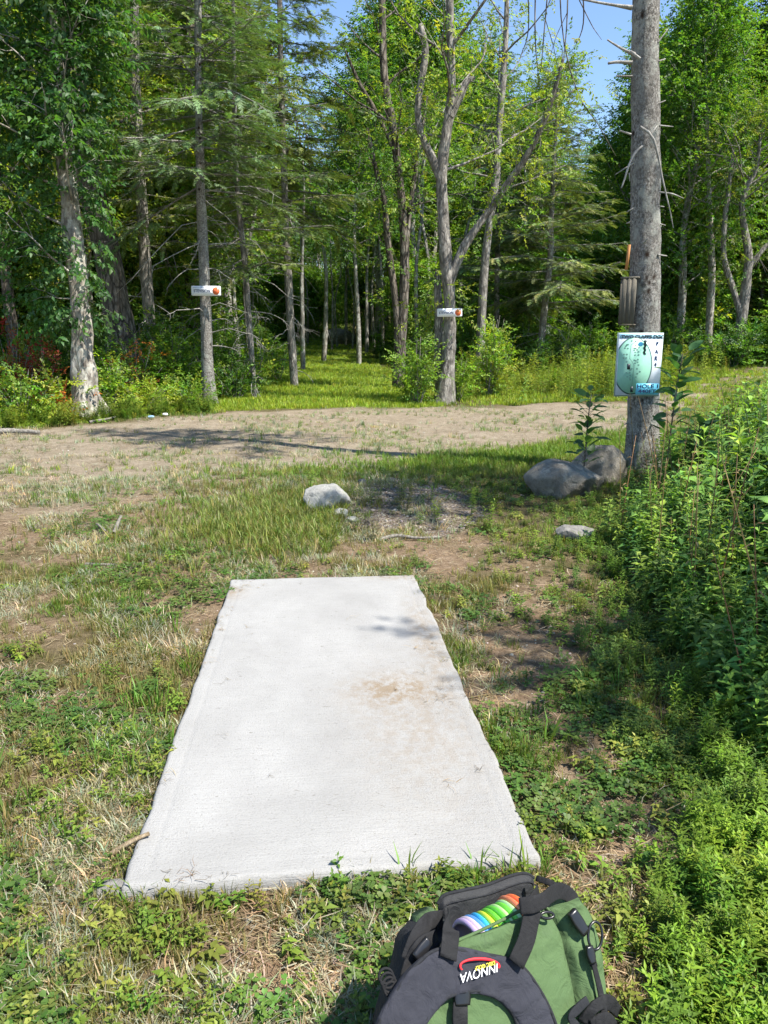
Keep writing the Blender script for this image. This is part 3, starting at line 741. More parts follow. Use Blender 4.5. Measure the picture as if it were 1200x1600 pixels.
b, P, R = pxpath([(1154, 548, 20), (1160, 490, 16), (1167, 433, 14), (1170, 400, 12), (1162, 350, 10), (1159, 317, 9), (1170, 283, 8), (1183, 262, 6), (1190, 180, 3)], 33)
ex = [E([(1158, 497, 11), (1148, 460, 10), (1137, 427, 9), (1130, 393, 8), (1133, 340, 8), (1140, 285, 7), (1146, 230, 4)], 33, b), E([(1168, 428, 9), (1178, 408, 8), (1200, 381, 7), (1230, 350, 5)], 33, b)]
make_tree('broadleaf_tree', b, P, R, 114, 'pale forked tree with twisting limbs at the right edge of the far field', bark=BARK_G, zb=6.0, crownR=2.3, nl=22, spr=9, pal=G_YEL + G_OLIVE, extra=ex)
b, P, R = pxpath([(24, 560, 20), (14, 470, 18), (4, 380, 16), (-6, 250, 14), (-14, 60, 10), (-20, -150, 4)], 21.5)
make_tree('broadleaf_tree', b, P, R, 115, 'dark slim leaning trunk in the shade at the far left', bark=BARK_D, zb=3.4, crownR=2.8, nl=34, spr=11, pal=G_MAPLE + G_DARK)

# the big grey trunk that carries the course sign
b, P, R = pxpath([(1003, 742, 56), (1004, 690, 48), (1005, 640, 46.5), (1007, 500, 46), (1008, 350, 45), (1009, 200, 43), (1010, 0, 41)], 9.3)
P, R = ext(P, R, [(.01, 0, 7.0, .14), (.03, 0, 9.5, .10), (.03, 0, 12, .06), (.03, 0, 14.2, .015)])
BIG_T = (b, P, R)
def stub(pts, Y=9.2):
    return np.array([at_y(q[0], q[1], Y + (q[3] if len(q) > 3 else 0)) for q in pts]) - b, [q[2] * .72 * Y / FPX / 2 for q in pts]
root = make_tree('spruce_tree', b, P, R, 120, 'big grey flecked spruce trunk on the right carrying the blue and green course sign', bark=BARK_S, zb=8.6, crownR=1.4, kind='con', nl=40, spr=.6, pal=G_CON, trunk_sides=36, wob=.05, samples=150, flare=.10, rough=.06)
tw = MB()
for pts in ([(988, 12, 9), (960, 8, 6), (930, 3, 5), (895, -4, 4), (850, -12, 3)], [(992, 85, 8), (975, 78, 6), (958, 68, 4), (949, 62, 3)], [(1000, 92, 6, -.15), (985, 80, 5, -.15)], [(988, 98, 8), (965, 97, 7), (950, 99, 5)],
            [(988, 119, 4), (963, 119, 3)], [(1028, 66, 4), (1036, 56, 3), (1043, 46, 1.5)], [(1028, 162, 4), (1040, 157, 2)], [(1000, 198, 6, -.2), (1017, 210, 6, -.24), (1024, 228, 5, -.24), (1030, 252, 4, -.2), (1036, 285, 3.5, -.2), (1045, 320, 3, -.2), (1052, 356, 2, -.2)],
            [(1018, 208, 4, -.2), (1027, 196, 2, -.2)], [(1004, 228, 5, -.2), (993, 238, 4.5, -.25), (983, 258, 4, -.25), (976, 280, 3.5, -.25), (971, 294, 3, -.25)], [(983, 270, 2, -.25), (984, 283, 1.5, -.25)],
            [(990, 255, 3, -.1), (975, 264, 2.5, -.1), (961, 273, 1.5, -.1)], [(1030, 196, 3.5), (1052, 198, 2)], [(1028, 300, 4), (1050, 303, 3), (1068, 310, 2)], [(990, 325, 3, -.15), (980, 331, 2.5, -.15)], [(986, 210, 4), (968, 204, 3)],
            [(1028, 322, 3), (1038, 323, 2)], [(1027, 349, 4), (1040, 352, 1.5)], [(1028, 398, 4, -.05), (1042, 400, 2.5)], [(986, 347, 4, -.1), (979, 349, 3)], [(1028, 96, 4), (1040, 92, 2)], [(1006, 380, 5, -.2), (1012, 372, 3, -.3)]):
    L, rr = stub(pts); V, T = tube(smooth_path(L, 9) if len(L) > 2 else L, np.interp(np.linspace(0, 1, 9 if len(L) > 2 else len(L)), np.linspace(0, 1, len(rr)), rr), 6, .2, 4); q_ = MB(); q_.add(V, T); q_.build('dead_branch', TWIG, root)
rk = np.random.default_rng(5)
for k in range(110):                       # knots and pegs left by fallen branches
    z = rk.uniform(.4, 6.5); az = rk.uniform(0, 6.28); c0, tg = interp_path(smooth_path(P, 60), z / P[-1][2]); r0 = np.interp(z, P[:, 2], R)
    d = np.array([math.cos(az), math.sin(az), rk.normal(0, .2)]); l = rk.choice([.012, .02, .05]); q = c0 + d * r0 * .93
    V, T = tube([q, q + d * (.02 + l)], [rk.uniform(.008, .020), rk.uniform(.003, .008)], 6, .3, k); tw.add(V, T)
kn = tw.build('bark_knots', TWIG, root); kn['kind'] = 'stuff'

# trees standing just outside the picture; their shade dapples the pad, mound and weeds
for (x, y, h, zb, cr, sp, sd_, lab) in ((4.75, 1.55, 6.9, 4.4, .6, 2, 131, 'slim leafy tree right of the camera shading the tee pad'),
                                   (6.4, 5.2, 10.5, 5.2, 2.0, 9, 132, 'leafy tree right of the weeds shading the gravel mound')):
    z0 = Hs(x, y)
    make_tree('broadleaf_tree', (x, y, z0), [(0, 0, -.1), (.08, 0, 2), (-.05, .05, 4.5), (.05, 0, h * .8), (0, 0, h)], [.14, .12, .09, .05, .01], sd_, lab, zb=zb, crownR=cr, nl=20, spr=sp, pal=G_MAPLE)

# ------------------------------------------------------------------ the woods behind, built as a few trees and copied
def proto(name, seed, Ht, kind, zb, cr, bark, pal, r0=.16, **kw):
    r = np.random.default_rng(seed); pts = [(0, 0, -.2)]
    for k in range(1, 6): pts.append((r.normal(0, .18) * k * .5, r.normal(0, .18) * k * .5, Ht * k / 5))
    return make_tree(name, (0, 0, 0), pts, [r0 * 1.25, r0, r0 * .82, r0 * .62, r0 * .36, .015], seed, 'x', bark=bark, kind=kind, zb=zb, crownR=cr, pal=pal, samples=16, trunk_sides=10, **kw)
G_BR0 = [(.075, .15, .022), (.10, .18, .028)]
FARK = dict(spray=SPR_F)
protos = [proto('broadleaf_tree', 201, 13.5, 'broad', 2.6, 2.9, BARK_F, G_MAPLE, nl=42, spr=17, clump=.42, **FARK),
          proto('broadleaf_tree', 202, 14.5, 'broad', 4.0, 2.7, BARK_F, G_MAPLE + G_YEL, nl=40, spr=17, clump=.42, **FARK),
          proto('broadleaf_tree', 203, 13.0, 'broad', 3.0, 2.5, BARK_P, G_YEL, .11, nl=36, spr=15, clump=.4, **FARK),
          proto('broadleaf_tree', 204, 15.0, 'broad', 6.0, 2.6, BARK_F, G_DARK + G_MAPLE, .13, nl=34, spr=15, clump=.4, **FARK),
          proto('conifer_tree', 205, 14.5, 'con', 2.6, 2.4, BARK_D, G_CON, .15, nl=90, spr=.62, spray=NDL_F, bare=12),
          proto('conifer_tree', 206, 13.0, 'con', 4.6, 2.0, BARK_F, G_CON + G_OLIVE, .11, nl=70, spr=.55, spray=NDL_F, bare=20),
          proto('bare_trunk', 207, 9.0, 'con', 8.4, .5, BARK_F, G_OLIVE, .075, nl=5, spr=.3, spray=NDL_F, bare=8),
          proto('understorey_tree', 208, 6.0, 'broad', .7, 1.7, BARK_F, G_MAPLE + G_YEL, .045, nl=26, spr=15, clump=.36, **FARK),
          proto('understorey_tree', 209, 4.2, 'broad', .4, 1.4, BARK_F, G_MAPLE + G_BR0, .035, nl=20, spr=14, clump=.33, **FARK)]
NEARL = 'leafy tree among many in the dense woods behind the road'
BACK = {0: ('dense green leafy tree deep in the woods behind the field and trail', 'leafy trees in the woods'),
        1: ('tall green and yellowish leafy tree in the woods behind the trail', 'tall mixed green trees in the woods'),
        2: ('pale stemmed yellow-green tree in the woods behind the trail', 'pale stemmed trees in the woods'),
        3: ('dark leafed tree with long bare trunk in the woods behind', 'long trunked trees in the woods'),
        4: ('dark evergreen with low boughs in the woods behind', 'dark evergreens in the woods'),
        5: ('thin evergreen with bare lower trunk in the woods behind', 'thin evergreens in the woods'),
        6: ('thin pale bare stem standing in the shade beyond the grass trail', 'bare stems beyond the trail'),
        7: ('slender young leafy tree under the taller woods', 'young trees in the woods'),
        8: ('small bushy young tree with low leaves inside the woods', 'bushy young trees in the woods')}
used = [False] * len(protos)
def place(k, x, y, s=1.0, sz=None, rz=None):
    loc = (x, y, Hs(x, y)); rz = random.uniform(0, 6.28) if rz is None else rz
    lab, g = BACK[k]
    if not used[k]:
        used[k] = True; o = protos[k]; o.location = loc; o.rotation_euler = (0, 0, rz); o['label'] = lab; o['group'] = g
    else: o = tree_copy(protos[k], loc, rz, (s, s, sz or s), lab, g)
    o.scale = (s, s, sz or s)
random.seed(21)
taken = []
def clear(x, y, d): return all((x - a) ** 2 + (y - c) ** 2 > d * d for a, c in taken)
yy = 22.0
while yy < 74:
    step = 3.3 + .035 * (yy - 22); xx = -(.56 * yy + 5)
    while xx < .56 * yy + 5:
        x = xx + random.uniform(-.38, .38) * step; y = yy + random.uniform(-.4, .4) * step; xx += step
        tc = -.085 * y - .1
        if abs(x - tc) < (3.6 if y < 50 else 1.9): continue
        if x > tc and x < 3 and y < 25: continue
        if x >= 2 and y < 33: continue                     # the weedy field on the right
        if x > 7 and y < 38 and random.random() < .6: continue
        if x < tc and y < 24 and x > -9: continue
        if 0 < x - tc < 9.5 and y < 46 and random.random() < .72: continue
        right = x > 4.5
        if x > .30 * y + .5: k = random.choice([0, 0, 1, 1, 3]); s = random.uniform(1.0, 1.28)
        elif right: k = random.choice([0, 1, 4, 5, 5]); s = random.uniform(.74, .95)
        elif (abs(x - tc) < 8 and y > 34) or (0 < x - tc < 6 and y < 48): k = random.choice([3, 3, 5, 2, 6, 6, 0]); s = random.uniform(.85, 1.15)
        else: k = random.choice([0, 1, 1, 2, 2, 3, 5, 1]); s = random.uniform(.9, 1.25)
        if .19 * y < x < .31 * y + .5: s *= .9
        if y > 50: s *= .95
        place(k, x, y, s, s * random.uniform(.95, 1.1)); taken.append((x, y))
    yy += step * .86
random.seed(77); cnt = 0
while cnt < 95:
    y = random.uniform(23, 60); x = random.uniform(-(.55 * y + 3), .55 * y + 3); tc = -.085 * y - .1
    if abs(x - tc) < (3.8 if y < 50 else 2.0) or (x > tc and x < 2.5 and y < 26) or (x >= 2 and y < 32) or (x > 7 and y < 37): continue
    place(random.choice([7, 8, 8]), x, y, random.uniform(.75, 1.25)); cnt += 1
yy = 77.0
while yy < 108:
    xx = -(.55 * yy + 6)
    while xx < .55 * yy + 6:
        x = xx + random.uniform(-1.5, 1.5); y = yy + random.uniform(-1.5, 1.5); xx += 5.6
        place(random.choice([0, 1, 1, 4]), x, y, random.uniform(.85, 1.05))
    yy += 9
for x, y, k, s in ((-8.4, 44, 1, 1.3), (-.4, 47, 1, 1.3), (-9.8, 37, 0, 1.2), (.9, 57, 0, 1.3), (2.6, 49, 1, 1.2), (5.6, 50, 0, 1.2), (.2, 52, 1, 1.2), (8.5, 47, 1, 1.0), (4.0, 55, 0, 1.25), (7, 54, 1, 1.1), (-9.2, 30, 0, 1.05), (-12, 27, 1, 1.1), (-7.5, 35, 1, 1.1), (-5.6, 68, 0, .8), (-3.8, 70, 4, .8), (-7.6, 70, 1, .8), (-6.4, 73, 4, .9), (-1.8, 69, 0, .8)): place(k, x, y, s)
for x, y in ((-5.2, 63), (-6.8, 64), (-3.6, 64), (-5.9, 67), (-8.2, 63)): place(8, x, y, 1.0)
for px, py, Y, k, s in ((473, 560, 31, 6, 1.1), (505, 545, 36, 6, 1.3), (561, 552, 34, 3, .75), (573, 545, 42, 6, 1.2), (392, 540, 29, 6, 1.1), (518, 520, 46, 6, .9), (527, 520, 48, 6, .8), (540, 520, 50, 6, 1.), (550, 520, 47, 6, .8),
                     (480, 520, 54, 6, 1.), (372, 530, 30, 6, 1.2), (585, 530, 44, 6, 1.), (655, 540, 34, 6, 1.2), (665, 540, 38, 6, 1.3), (725, 540, 40, 6, 1.4), (815, 540, 37, 6, 1.2), (1085, 540, 42, 6, 1.3), (598, 530, 40, 6, 1.)):
    p = at_y(px, py, Y); place(k, p[0], Y, s)

# ------------------------------------------------------------------ shrubs
def make_shrub(name, base, Ht, Wd_, pal, seed, label, group=None, spray=None, ns=12, nsp=160, cat='shrub', s=1.0, cl=.11):
    r = np.random.default_rng(seed); root = empty(name, base, label, cat, group); wd = MB(); pos = []; dr = []
    for k in range(ns):
        az = r.uniform(0, 6.28); sp = Wd_ * r.uniform(.15, 1) / 2; h = Ht * r.uniform(.55, 1.05) * (1 - .25 * (sp / (Wd_ / 2)) ** 2)
        L = np.array([(0.1 * sp * math.cos(az), .1 * sp * math.sin(az), -.05), (sp * .5 * math.cos(az), sp * .5 * math.sin(az), h * .5), (sp * math.cos(az) + r.normal(0, .05), sp * math.sin(az), h)])
        L = smooth_path(L, 6); V, T = tube(L, np.linspace(.012, .003, 6), 4); wd.add(V, T)
        for q in range(int(nsp / ns)):
            c0, t0 = interp_path(L, r.uniform(.18, .999)); o = r.normal(0, cl, 3) * [1, 1, .8]
            pos.append(c0 + o); dr.append(unit(unit(o) + t0 * .5))
    wd.build('stems', BARK_G, root)
    pos = np.array(pos); pos[:, 2] = np.maximum(pos[:, 2], .03)
    scatter('foliage', spray or SPR_N, pos, r.uniform(.6, 1.15, len(pos)) * s, palette(len(pos), pal, r, .2), LEAF, None, None, R=rot_to(np.array(dr), np.tile([0, 0, 1.], (len(pos), 1)) + r.normal(0, .4, (len(pos), 3))), parent=root, rng=r)
    return root
def g_at(px, py): return ground(px, py)
G_BR = [(.075, .15, .022), (.10, .18, .028), (.06, .125, .02)]
G_YG = [(.15, .20, .028), (.19, .23, .035), (.11, .18, .028)]
RED = [(.16, .035, .018), (.12, .03, .018), (.20, .07, .025), (.10, .07, .02), (.07, .10, .02)]
ORG = [(.30, .11, .03), (.08, .14, .025), (.12, .17, .03), (.22, .07, .03)]
def sh(px, Y, *a, **k): p = at_y(px, 600, Y); return make_shrub('shrub', (p[0], Y, Hs(p[0], Y)), *a, **k)
sh(652, 19.2, 1.75, 1.15, G_BR, 301, 'bright green bush left of the forked sign tree at the end of the grass trail', ns=18, nsp=260)
sh(762, 21.5, 2.25, 1.7, G_BR + G_YG, 302, 'tall yellow-green bush right of the forked sign tree', ns=22, nsp=360)
sh(716, 20.4, 1.2, 1.0, G_BR, 303, 'low bush behind the base of the forked sign tree', ns=12, nsp=140)
sh(20, 16.8, 2.1, 1.5, RED, 304, 'red-leaved bush at the left picture edge', ns=16, nsp=150)
sh(62, 17.4, 2.0, 1.2, RED + G_DARK, 305, 'bush with a few dark red leaves left of the pale barked tree', ns=14, nsp=150)
sh(30, 15.2, 1.0, 1.7, G_YG + G_BR, 306, 'low yellow-green bush at the left road edge', ns=18, nsp=240)
sh(88, 15.6, .85, 1.0, G_YG + ORG, 307, 'low yellow-green bush with orange leaves at the foot of the pale barked tree', ns=14, nsp=140)
sh(212, 18.6, 1.75, 1.3, ORG + G_BR, 308, 'bush with orange-tipped leaves in front of the massive dark trunk', ns=16, nsp=190)
sh(178, 17.6, 1.15, 1.2, G_BR + G_YG, 309, 'bright green bush just right of the pale barked tree', ns=16, nsp=200)
sh(262, 19.4, 1.25, 1.5, G_BR, 310, 'green bush between the dark trunk and the left sign tree', ns=16, nsp=200)
sh(368, 20.6, 1.3, 1.5, G_BR + G_DARK, 311, 'green bush right of the left sign tree', ns=16, nsp=200)
sh(398, 22.5, 2.1, 1.3, G_YG + G_BR, 314, 'bright leafy bush where the left tree line meets the grass trail', ns=18, nsp=240)
sh(436, 27, 1.5, 1.3, G_BR, 315, 'smaller bush further along the left side of the grass trail', ns=14, nsp=160)
sh(225, 17.4, .6, 1.6, G_YG, 312, 'low yellow-green bush on the road edge below the orange-tipped bush', ns=16, nsp=170)
sh(300, 18.3, .6, 1.3, G_YG + G_BR, 313, 'low bush at the left foot of the left sign tree', ns=14, nsp=130)
shp = [make_shrub('shrub', (0, 0, 0), 1.3, 1.6, G_BR + G_DARK, 320, 'x', ns=16, nsp=230, s=1.2), make_shrub('shrub', (0, 0, 0), 1.9, 1.5, G_MAPLE, 321, 'x', ns=16, nsp=260, s=1.2),
       make_shrub('shrub', (0, 0, 0), .9, 1.7, G_YG + G_BR, 322, 'x', ns=16, nsp=200, s=1.1)]
SL = [('dark green understorey bush at the foot of the woods', 'understorey bushes'), ('tall leafy understorey bush at the foot of the woods', 'tall understorey bushes'), ('low yellow-green understorey bush at the foot of the woods', 'low understorey bushes')]
su = [0, 0, 0]; random.seed(5)
def place_sh(k, x, y, s):
    loc = (x, y, Hs(x, y)); rz = random.uniform(0, 6.28)
    if not su[k]: su[k] = 1; o = shp[k]; o.location = loc; o.rotation_euler[2] = rz; o.scale = (s,) * 3; o['label'] = SL[k][0]; o['group'] = SL[k][1]
    else: tree_copy(shp[k], loc, rz, (s,) * 3, *SL[k])
for q in range(46):
    x = random.uniform(-15, -4.4); y = random.uniform(18.2 + (x > -6) * 1.2, 26)
    if x > -.085 * y - 2.6: continue
    place_sh(random.choice([0, 1, 2]), x, y, random.uniform(.6, 1.2))
for q in range(26):
    x = random.uniform(1.6, 9); y = random.uniform(29, 34); place_sh(random.choice([0, 1]), x, y, random.uniform(.7, 1.2))
for q in range(34):
    x = random.uniform(8, 24); y = random.uniform(31, 38); place_sh(random.choice([0, 1, 0, 2]), x, y, random.uniform(.8, 1.5))
for q in range(46):
    y = random.uniform(27, 62); sd2 = random.choice([-1, 1]); x = -.085 * y + sd2 * random.uniform(3.0, 9); place_sh(random.choice([0, 1]), x, y, random.uniform(.6, 1.1))

# ------------------------------------------------------------------ ground cover
def pts_in(n, y0, y1, p=1.0, xw=.62, xo=.5, rng=RNG):
    """random ground points, thicker close to the camera"""
    u = rng.uniform(0, 1, n)
    y = y0 * (y1 / y0) ** u if p == 1 else (y0 ** (1 - p) + u * (y1 ** (1 - p) - y0 ** (1 - p))) ** (1 / (1 - p))
    x = rng.uniform(-1, 1, n) * (xw * y + xo)
    return x, y
def keep_pts(x, y, prob, rng=RNG): k = rng.uniform(0, 1, len(x)) < prob; return x[k], y[k]
def xyz(x, y): return np.stack([x, y, H(x, y)], -1)
def weed_edge(y): return np.interp(y, [1.0, 2.2, 2.9, 4.4, 6, 7.4, 9, 12, 16], [1.15, 1.45, 1.42, 1.5, 1.75, 2.2, 2.75, 5.0, 9.5])
GRN = [(.10, .19, .028), (.13, .22, .035), (.085, .16, .03), (.16, .22, .05), (.20, .20, .07)]
DRY = [(.36, .34, .24), (.30, .30, .22), (.40, .34, .20), (.26, .28, .20)]
SAGE = [(.24, .28, .20), (.30, .33, .25), (.20, .25, .17)]
TUF = [tuft(s, 12, .075, .0042) for s in range(6)]; TUFL = [tuft(s + 9, 9, .13, .005, .025, .6, .5) for s in range(5)]
TUFF = [tuft(s + 20, 9, .12, .010, .06) for s in range(5)]; SG = [tuft(s + 30, 16, .055, .0028, .035, 1.3, .7) for s in range(5)]
CLV = [clover(s) for s in range(6)]; STR = [straw(s, 5, .13) for s in range(6)]; PEB = [pebble(s) for s in range(4)]
HERB = [leafy_weed(s, .07, 12, .024, .010, 3, .2) for s in range(5)]
HERB2 = [leafy_weed(s + 7, .19, 24, .040, .011, 4, .2) for s in range(6)]
BROADH = [leafy_weed(s + 70, .05, 9, .032, .017, 2, .3, False) for s in range(5)]

def dens(x, y):
    rd, tr, mo, ba, so = masks(x, y); pdm = sst(-.028, .02, pad_dist(x, y) + (fbm(x * 7, y * 7, 2, 2) - .5) * .03); pt = fbm(x * 1.7, y * 1.7, 91, 3)
    g = (1 - .985 * rd) * (1 - .8 * mo) * (1 - .72 * ba) * (1 - .93 * so) * pdm
    g = g * (.18 + 1.1 * sst(.38, .6, pt)) * (1 - .3 * sst(-.3, -1.5, x))
    return np.clip(g, 0, 1), pt, rd, mo, ba, so, pdm
# fine grass
x, y = pts_in(64000, 1.15, 17, .75); d, pt, rd, mo, ba, so, pd_ = dens(x, y); x, y = keep_pts(x, y, d * (.55 + .45 * (x < .7)))
right = sst(.4, 1.2, x)[:, None]
c = palette(len(x), GRN) * (1 - .0 * right); dr_ = fbm(x * 1.1, y * 1.1, 44, 3)[:, None]
c = c + (np.array([.24, .21, .10]) - c) * ((.25 * sst(.6, -.2, x) + .75)[:, None] * sst(.36, .60, dr_) * .8)
scatter('grass', TUF, xyz(x, y), RNG.uniform(.38, .85, len(x)) * (1 + .06 * y), c, LEAFG, 'short patchy green grass around the concrete pad', 'grass')
x, y = pts_in(7000, 1.15, 14, 1.2); d, *_ = dens(x, y); x, y = keep_pts(x, y, d * sst(.5, .62, fbm(x * 1.3, y * 1.3, 17, 2)) * .6)
scatter('tall_grass', TUFL, xyz(x, y), RNG.uniform(.6, 1.25, len(x)), palette(len(x), GRN[:3]), LEAFG, 'longer grass tufts standing in the lawn', 'grass')
# grass bank left of the mound
x = RNG.normal(-.75, .55, 2600); y = RNG.normal(6.6, .6, 2600); k = (pad_dist(x, y) > .15) & (x < -.32 - .05 * (7.6 - y)); x = x[k]; y = y[k]
scatter('grass', TUFL, xyz(x, y), RNG.uniform(.7, 1.3, len(x)), palette(len(x), [(.17, .22, .05), (.13, .20, .04), (.22, .22, .08)]), LEAFG, 'thick light green grass beside the white rock', 'grass')
# far grass: trail, road verge, meadow
x, y = pts_in(120000, 9, 62, .9, .5, 1); rd, tr, mo, ba, so = masks(x, y); nr, fr = road_edges(x)
verge = np.clip(sst(-1.2, 1.5, nr - y), 0, 1) * .35 + tr + .6 * (y > fr + .3); x, y = keep_pts(x, y, np.clip(verge + .5 * (x > 6) * (y > 15), 0, 1) * (1 - .97 * rd) * (.45 + .8 * (fbm(x, y, 3, 2) > .45)))
c = palette(len(x), [(.24, .34, .035), (.30, .39, .045), (.20, .30, .035)]); nr, fr = road_edges(x); dry = (y < nr)[:, None] * .45; c = c + (np.array([.24, .22, .12]) - c) * dry
scatter('trail_grass', TUFF, xyz(x, y), RNG.uniform(.6, 1.2, len(x)) * np.where(y > 18, 1.25, .8), c, LEAFG, 'bright green grass covering the trail into the woods', 'grass')
# sparse plants in the dirt road
x, y = pts_in(26000, 7, 20, 1.0); rd, *_ = masks(x, y); x, y = keep_pts(x, y, rd * sst(.47, .66, fbm(x * .9, y * 1.5, 63, 4)) * .8)
scatter('road_weeds', SG + TUF[:2], xyz(x, y), RNG.uniform(.8, 1.7, len(x)), palette(len(x), SAGE + GRN[:2] + DRY[:1]), LEAFG, 'sparse grey-green weeds growing in the dirt road', 'weeds')
# bright grass strip between the road and mound on the right
x = RNG.uniform(-2.2, 4.6, 5200); nr, fr = road_edges(x); y = nr + RNG.normal(-.9, .55, len(x)); x, y = keep_pts(x, y, sst(-2.0, 2.2, x) * .9 + .12)
scatter('grass', TUFL, xyz(x, y), RNG.uniform(.6, 1.1, len(x)), palette(len(x), [(.15, .25, .03), (.12, .21, .03)]), LEAFG, 'bright green grass strip along the near edge of the dirt road', 'grass')
# grey dry sage patches on the left
x, y = pts_in(36000, 1.3, 14, .5); d, pt, rd, mo, ba, so, pdm = dens(x, y); x, y = keep_pts(x, y, pdm * sst(.44, .60, fbm(x * 2.1 + 7, y * 2.1, 29, 3)) * sst(.9, -.3, x) * .95 * (1 - .75 * rd))
scatter('dry_plants', SG, xyz(x, y), RNG.uniform(.6, 1.35, len(x)) * (1 + .06 * y), palette(len(x), SAGE + DRY), LEAFG, 'grey-green wiry dry plants matted into the left lawn', 'dry plants')
# clover and broad herbs
x, y = pts_in(13000, 1.1, 9, .9); d, pt, rd, mo, ba, so, pdm = dens(x, y); q = fbm(x * 1.6 + 2, y * 1.6, 13, 3) + .25 * ((x < -.6) & (y < 2.2)) + .1 * (x > .8)
x, y = keep_pts(x, y, pdm * (1 - .8 * so) * sst(.48, .62, q) * (1 - rd) * (1 - .8 * mo))
scatter('clover', CLV, xyz(x, y), RNG.uniform(.7, 1.3, len(x)), palette(len(x), [(.075, .145, .028), (.095, .17, .032), (.065, .125, .028), (.12, .17, .04)]), LEAFG, 'clover patches in the lawn', 'clover')
x, y = pts_in(9500, 1.1, 10, .6); d, pt, rd, mo, ba, so, pdm = dens(x, y); q = fbm(x * 1.9 + 5, y * 1.9, 8, 3) + .16 * sst(.5, 1, x)
x, y = keep_pts(x, y, pdm * (1 - .75 * so) * sst(.47, .62, q) * (1 - rd) * (1 - .85 * mo) * (.45 + .55 * sst(.3, 1.0, x)))
scatter('herbs', HERB + BROADH, xyz(x, y), RNG.uniform(.6, 1.3, len(x)), palette(len(x), [(.09, .17, .028), (.12, .19, .032), (.15, .20, .04)]), LEAFG, 'small leafy herbs mixed into the grass', 'herbs')
# straw and dead grass
x, y = pts_in(16000, 1.1, 9, .8); d, pt, rd, mo, ba, so, pdm = dens(x, y); q = .35 + .65 * np.clip(so + sst(.45, .62, fbm(x * 1.5, y * 1.5, 61, 3)), 0, 1)
x, y = keep_pts(x, y, pdm * q)
scatter('dead_grass', STR, xyz(x, y), RNG.uniform(.3, .75, len(x)), palette(len(x), [(.34, .25, .14), (.42, .33, .20), (.25, .17, .10), (.46, .40, .29)]), LEAFG, 'brown dead grass and straw lying on the soil', 'dead grass')
# straw spilled over the pad edges
x = RNG.uniform(-1.2, 1.2, 9000); y = RNG.uniform(1.8, 5.3, 9000); pd_ = pad_dist(x, y)
pr = (pd_ < 0) * (.45 * (pd_ > -.05) * (fbm(x * 4, y * 4, 6, 2) > .55) + np.exp(-((x - (.62 - .093 * (y - 2.4))) / .09) ** 2) * .8 * (y > 2.6) + .6 * np.exp(-(((y - 4.95) / .05) ** 2)) * (x > -.2) + np.exp(-(((x + .95) / .12) ** 2 + ((y - 4.65) / .07) ** 2)) + .5 * np.exp(-(((x - .35) / .16) ** 2 + ((y - 3.7) / .10) ** 2)) + .35 * np.exp(-(((x - .33) / .16) ** 2 + ((y - 3.15) / .14) ** 2)) + .004)
x, y = keep_pts(x, y, pr); p = np.stack([x, y, np.full(len(x), ZT + .001)], -1)
scatter('pad_debris', STR, p, RNG.uniform(.12, .4, len(x)), palette(len(x), [(.25, .17, .10), (.36, .26, .15), (.13, .09, .05)]), LEAFG, 'dry grass bits strewn on the concrete pad', 'debris')
# gravel
x = RNG.normal(.05, .7, 9000); y = RNG.normal(7.35, 1.1, 9000); *_, = masks(x, y); mo = masks(x, y)[2]; x, y = keep_pts(x, y, mo * .8 + .02)
PM, pn_, pb_ = M('stone_bits'); pa_ = N(pn_, 'ShaderNodeAttribute', attribute_name='col'); pn_.links.new(pa_.outputs['Color'], pb_.inputs['Base Color']); pb_.inputs['Roughness'].default_value = .9
scatter('gravel', PEB, xyz(x, y), RNG.gamma(1.5, .004, len(x)) + .003, palette(len(x), [(.17, .15, .13), (.11, .10, .09), (.24, .21, .175)]), PM, 'grey gravel heaped on the low mound beyond the pad', 'gravel')
x, y = pts_in(9000, 1.2, 19, 1.1); rd, tr, mo, ba, so = masks(x, y); x, y = keep_pts(x, y, (np.clip(rd + ba * .6 + so * .5, 0, 1)) * (pad_dist(x, y) > 0.02) * .8)
scatter('loose_stones', PEB, xyz(x, y), np.minimum(RNG.gamma(1.6, .0035, len(x)), .016) + .002, palette(len(x), [(.30, .27, .22), (.22, .20, .17), (.36, .33, .28)]), PM, 'small loose stones on bare soil and road', 'stones')
# lush low weeds: bottom right
x, y = pts_in(5200, 1.0, 3.4, .6, .62, .2); q = sst(.5, .85, x - .30 * (y - 1.4) - .15 * sst(2.0, 2.5, y)); x, y = keep_pts(x, y, q * .8 * (pad_dist(x, y) > .10) * (1 - np.exp(-(((x - .25) / .36) ** 2 + ((y - 1.35) / .40) ** 2)).round()))
scatter('low_weeds', HERB2 + HERB, xyz(x, y), RNG.uniform(.5, 1.0, len(x)), palette(len(x), [(.12, .23, .025), (.15, .27, .03), (.10, .20, .03)]), LEAFG, 'lush bright green low weeds behind and beside the bag', 'weeds')
x, y = pts_in(9000, 2.2, 9, 1.2, .3, 2.4); e_ = weed_edge(y); x, y = keep_pts(x, y, sst(-.55, .05, x - e_) * .6 * (pad_dist(x, y) > .12))
scatter('low_weeds', HERB2 + HERB, xyz(x, y), RNG.uniform(.45, .95, len(x)), palette(len(x), [(.085, .17, .03), (.11, .21, .03), (.07, .14, .03)]), LEAFG, 'low green weeds spreading from the right bank towards the pad', 'weeds')
x = RNG.uniform(-.9, 1.3, 260); y = RNG.uniform(5.4, 9, 260); x, y = keep_pts(x, y, np.where(masks(x, y)[2] > .3, .45, .25))
scatter('mound_weeds', HERB + HERB2[:3] + SG, xyz(x, y), RNG.uniform(.6, 1.5, len(x)), palette(len(x), [(.10, .17, .03), (.13, .20, .035), (.16, .19, .10)]), LEAFG, 'scattered weeds rooting in the gravel mound', 'weeds')
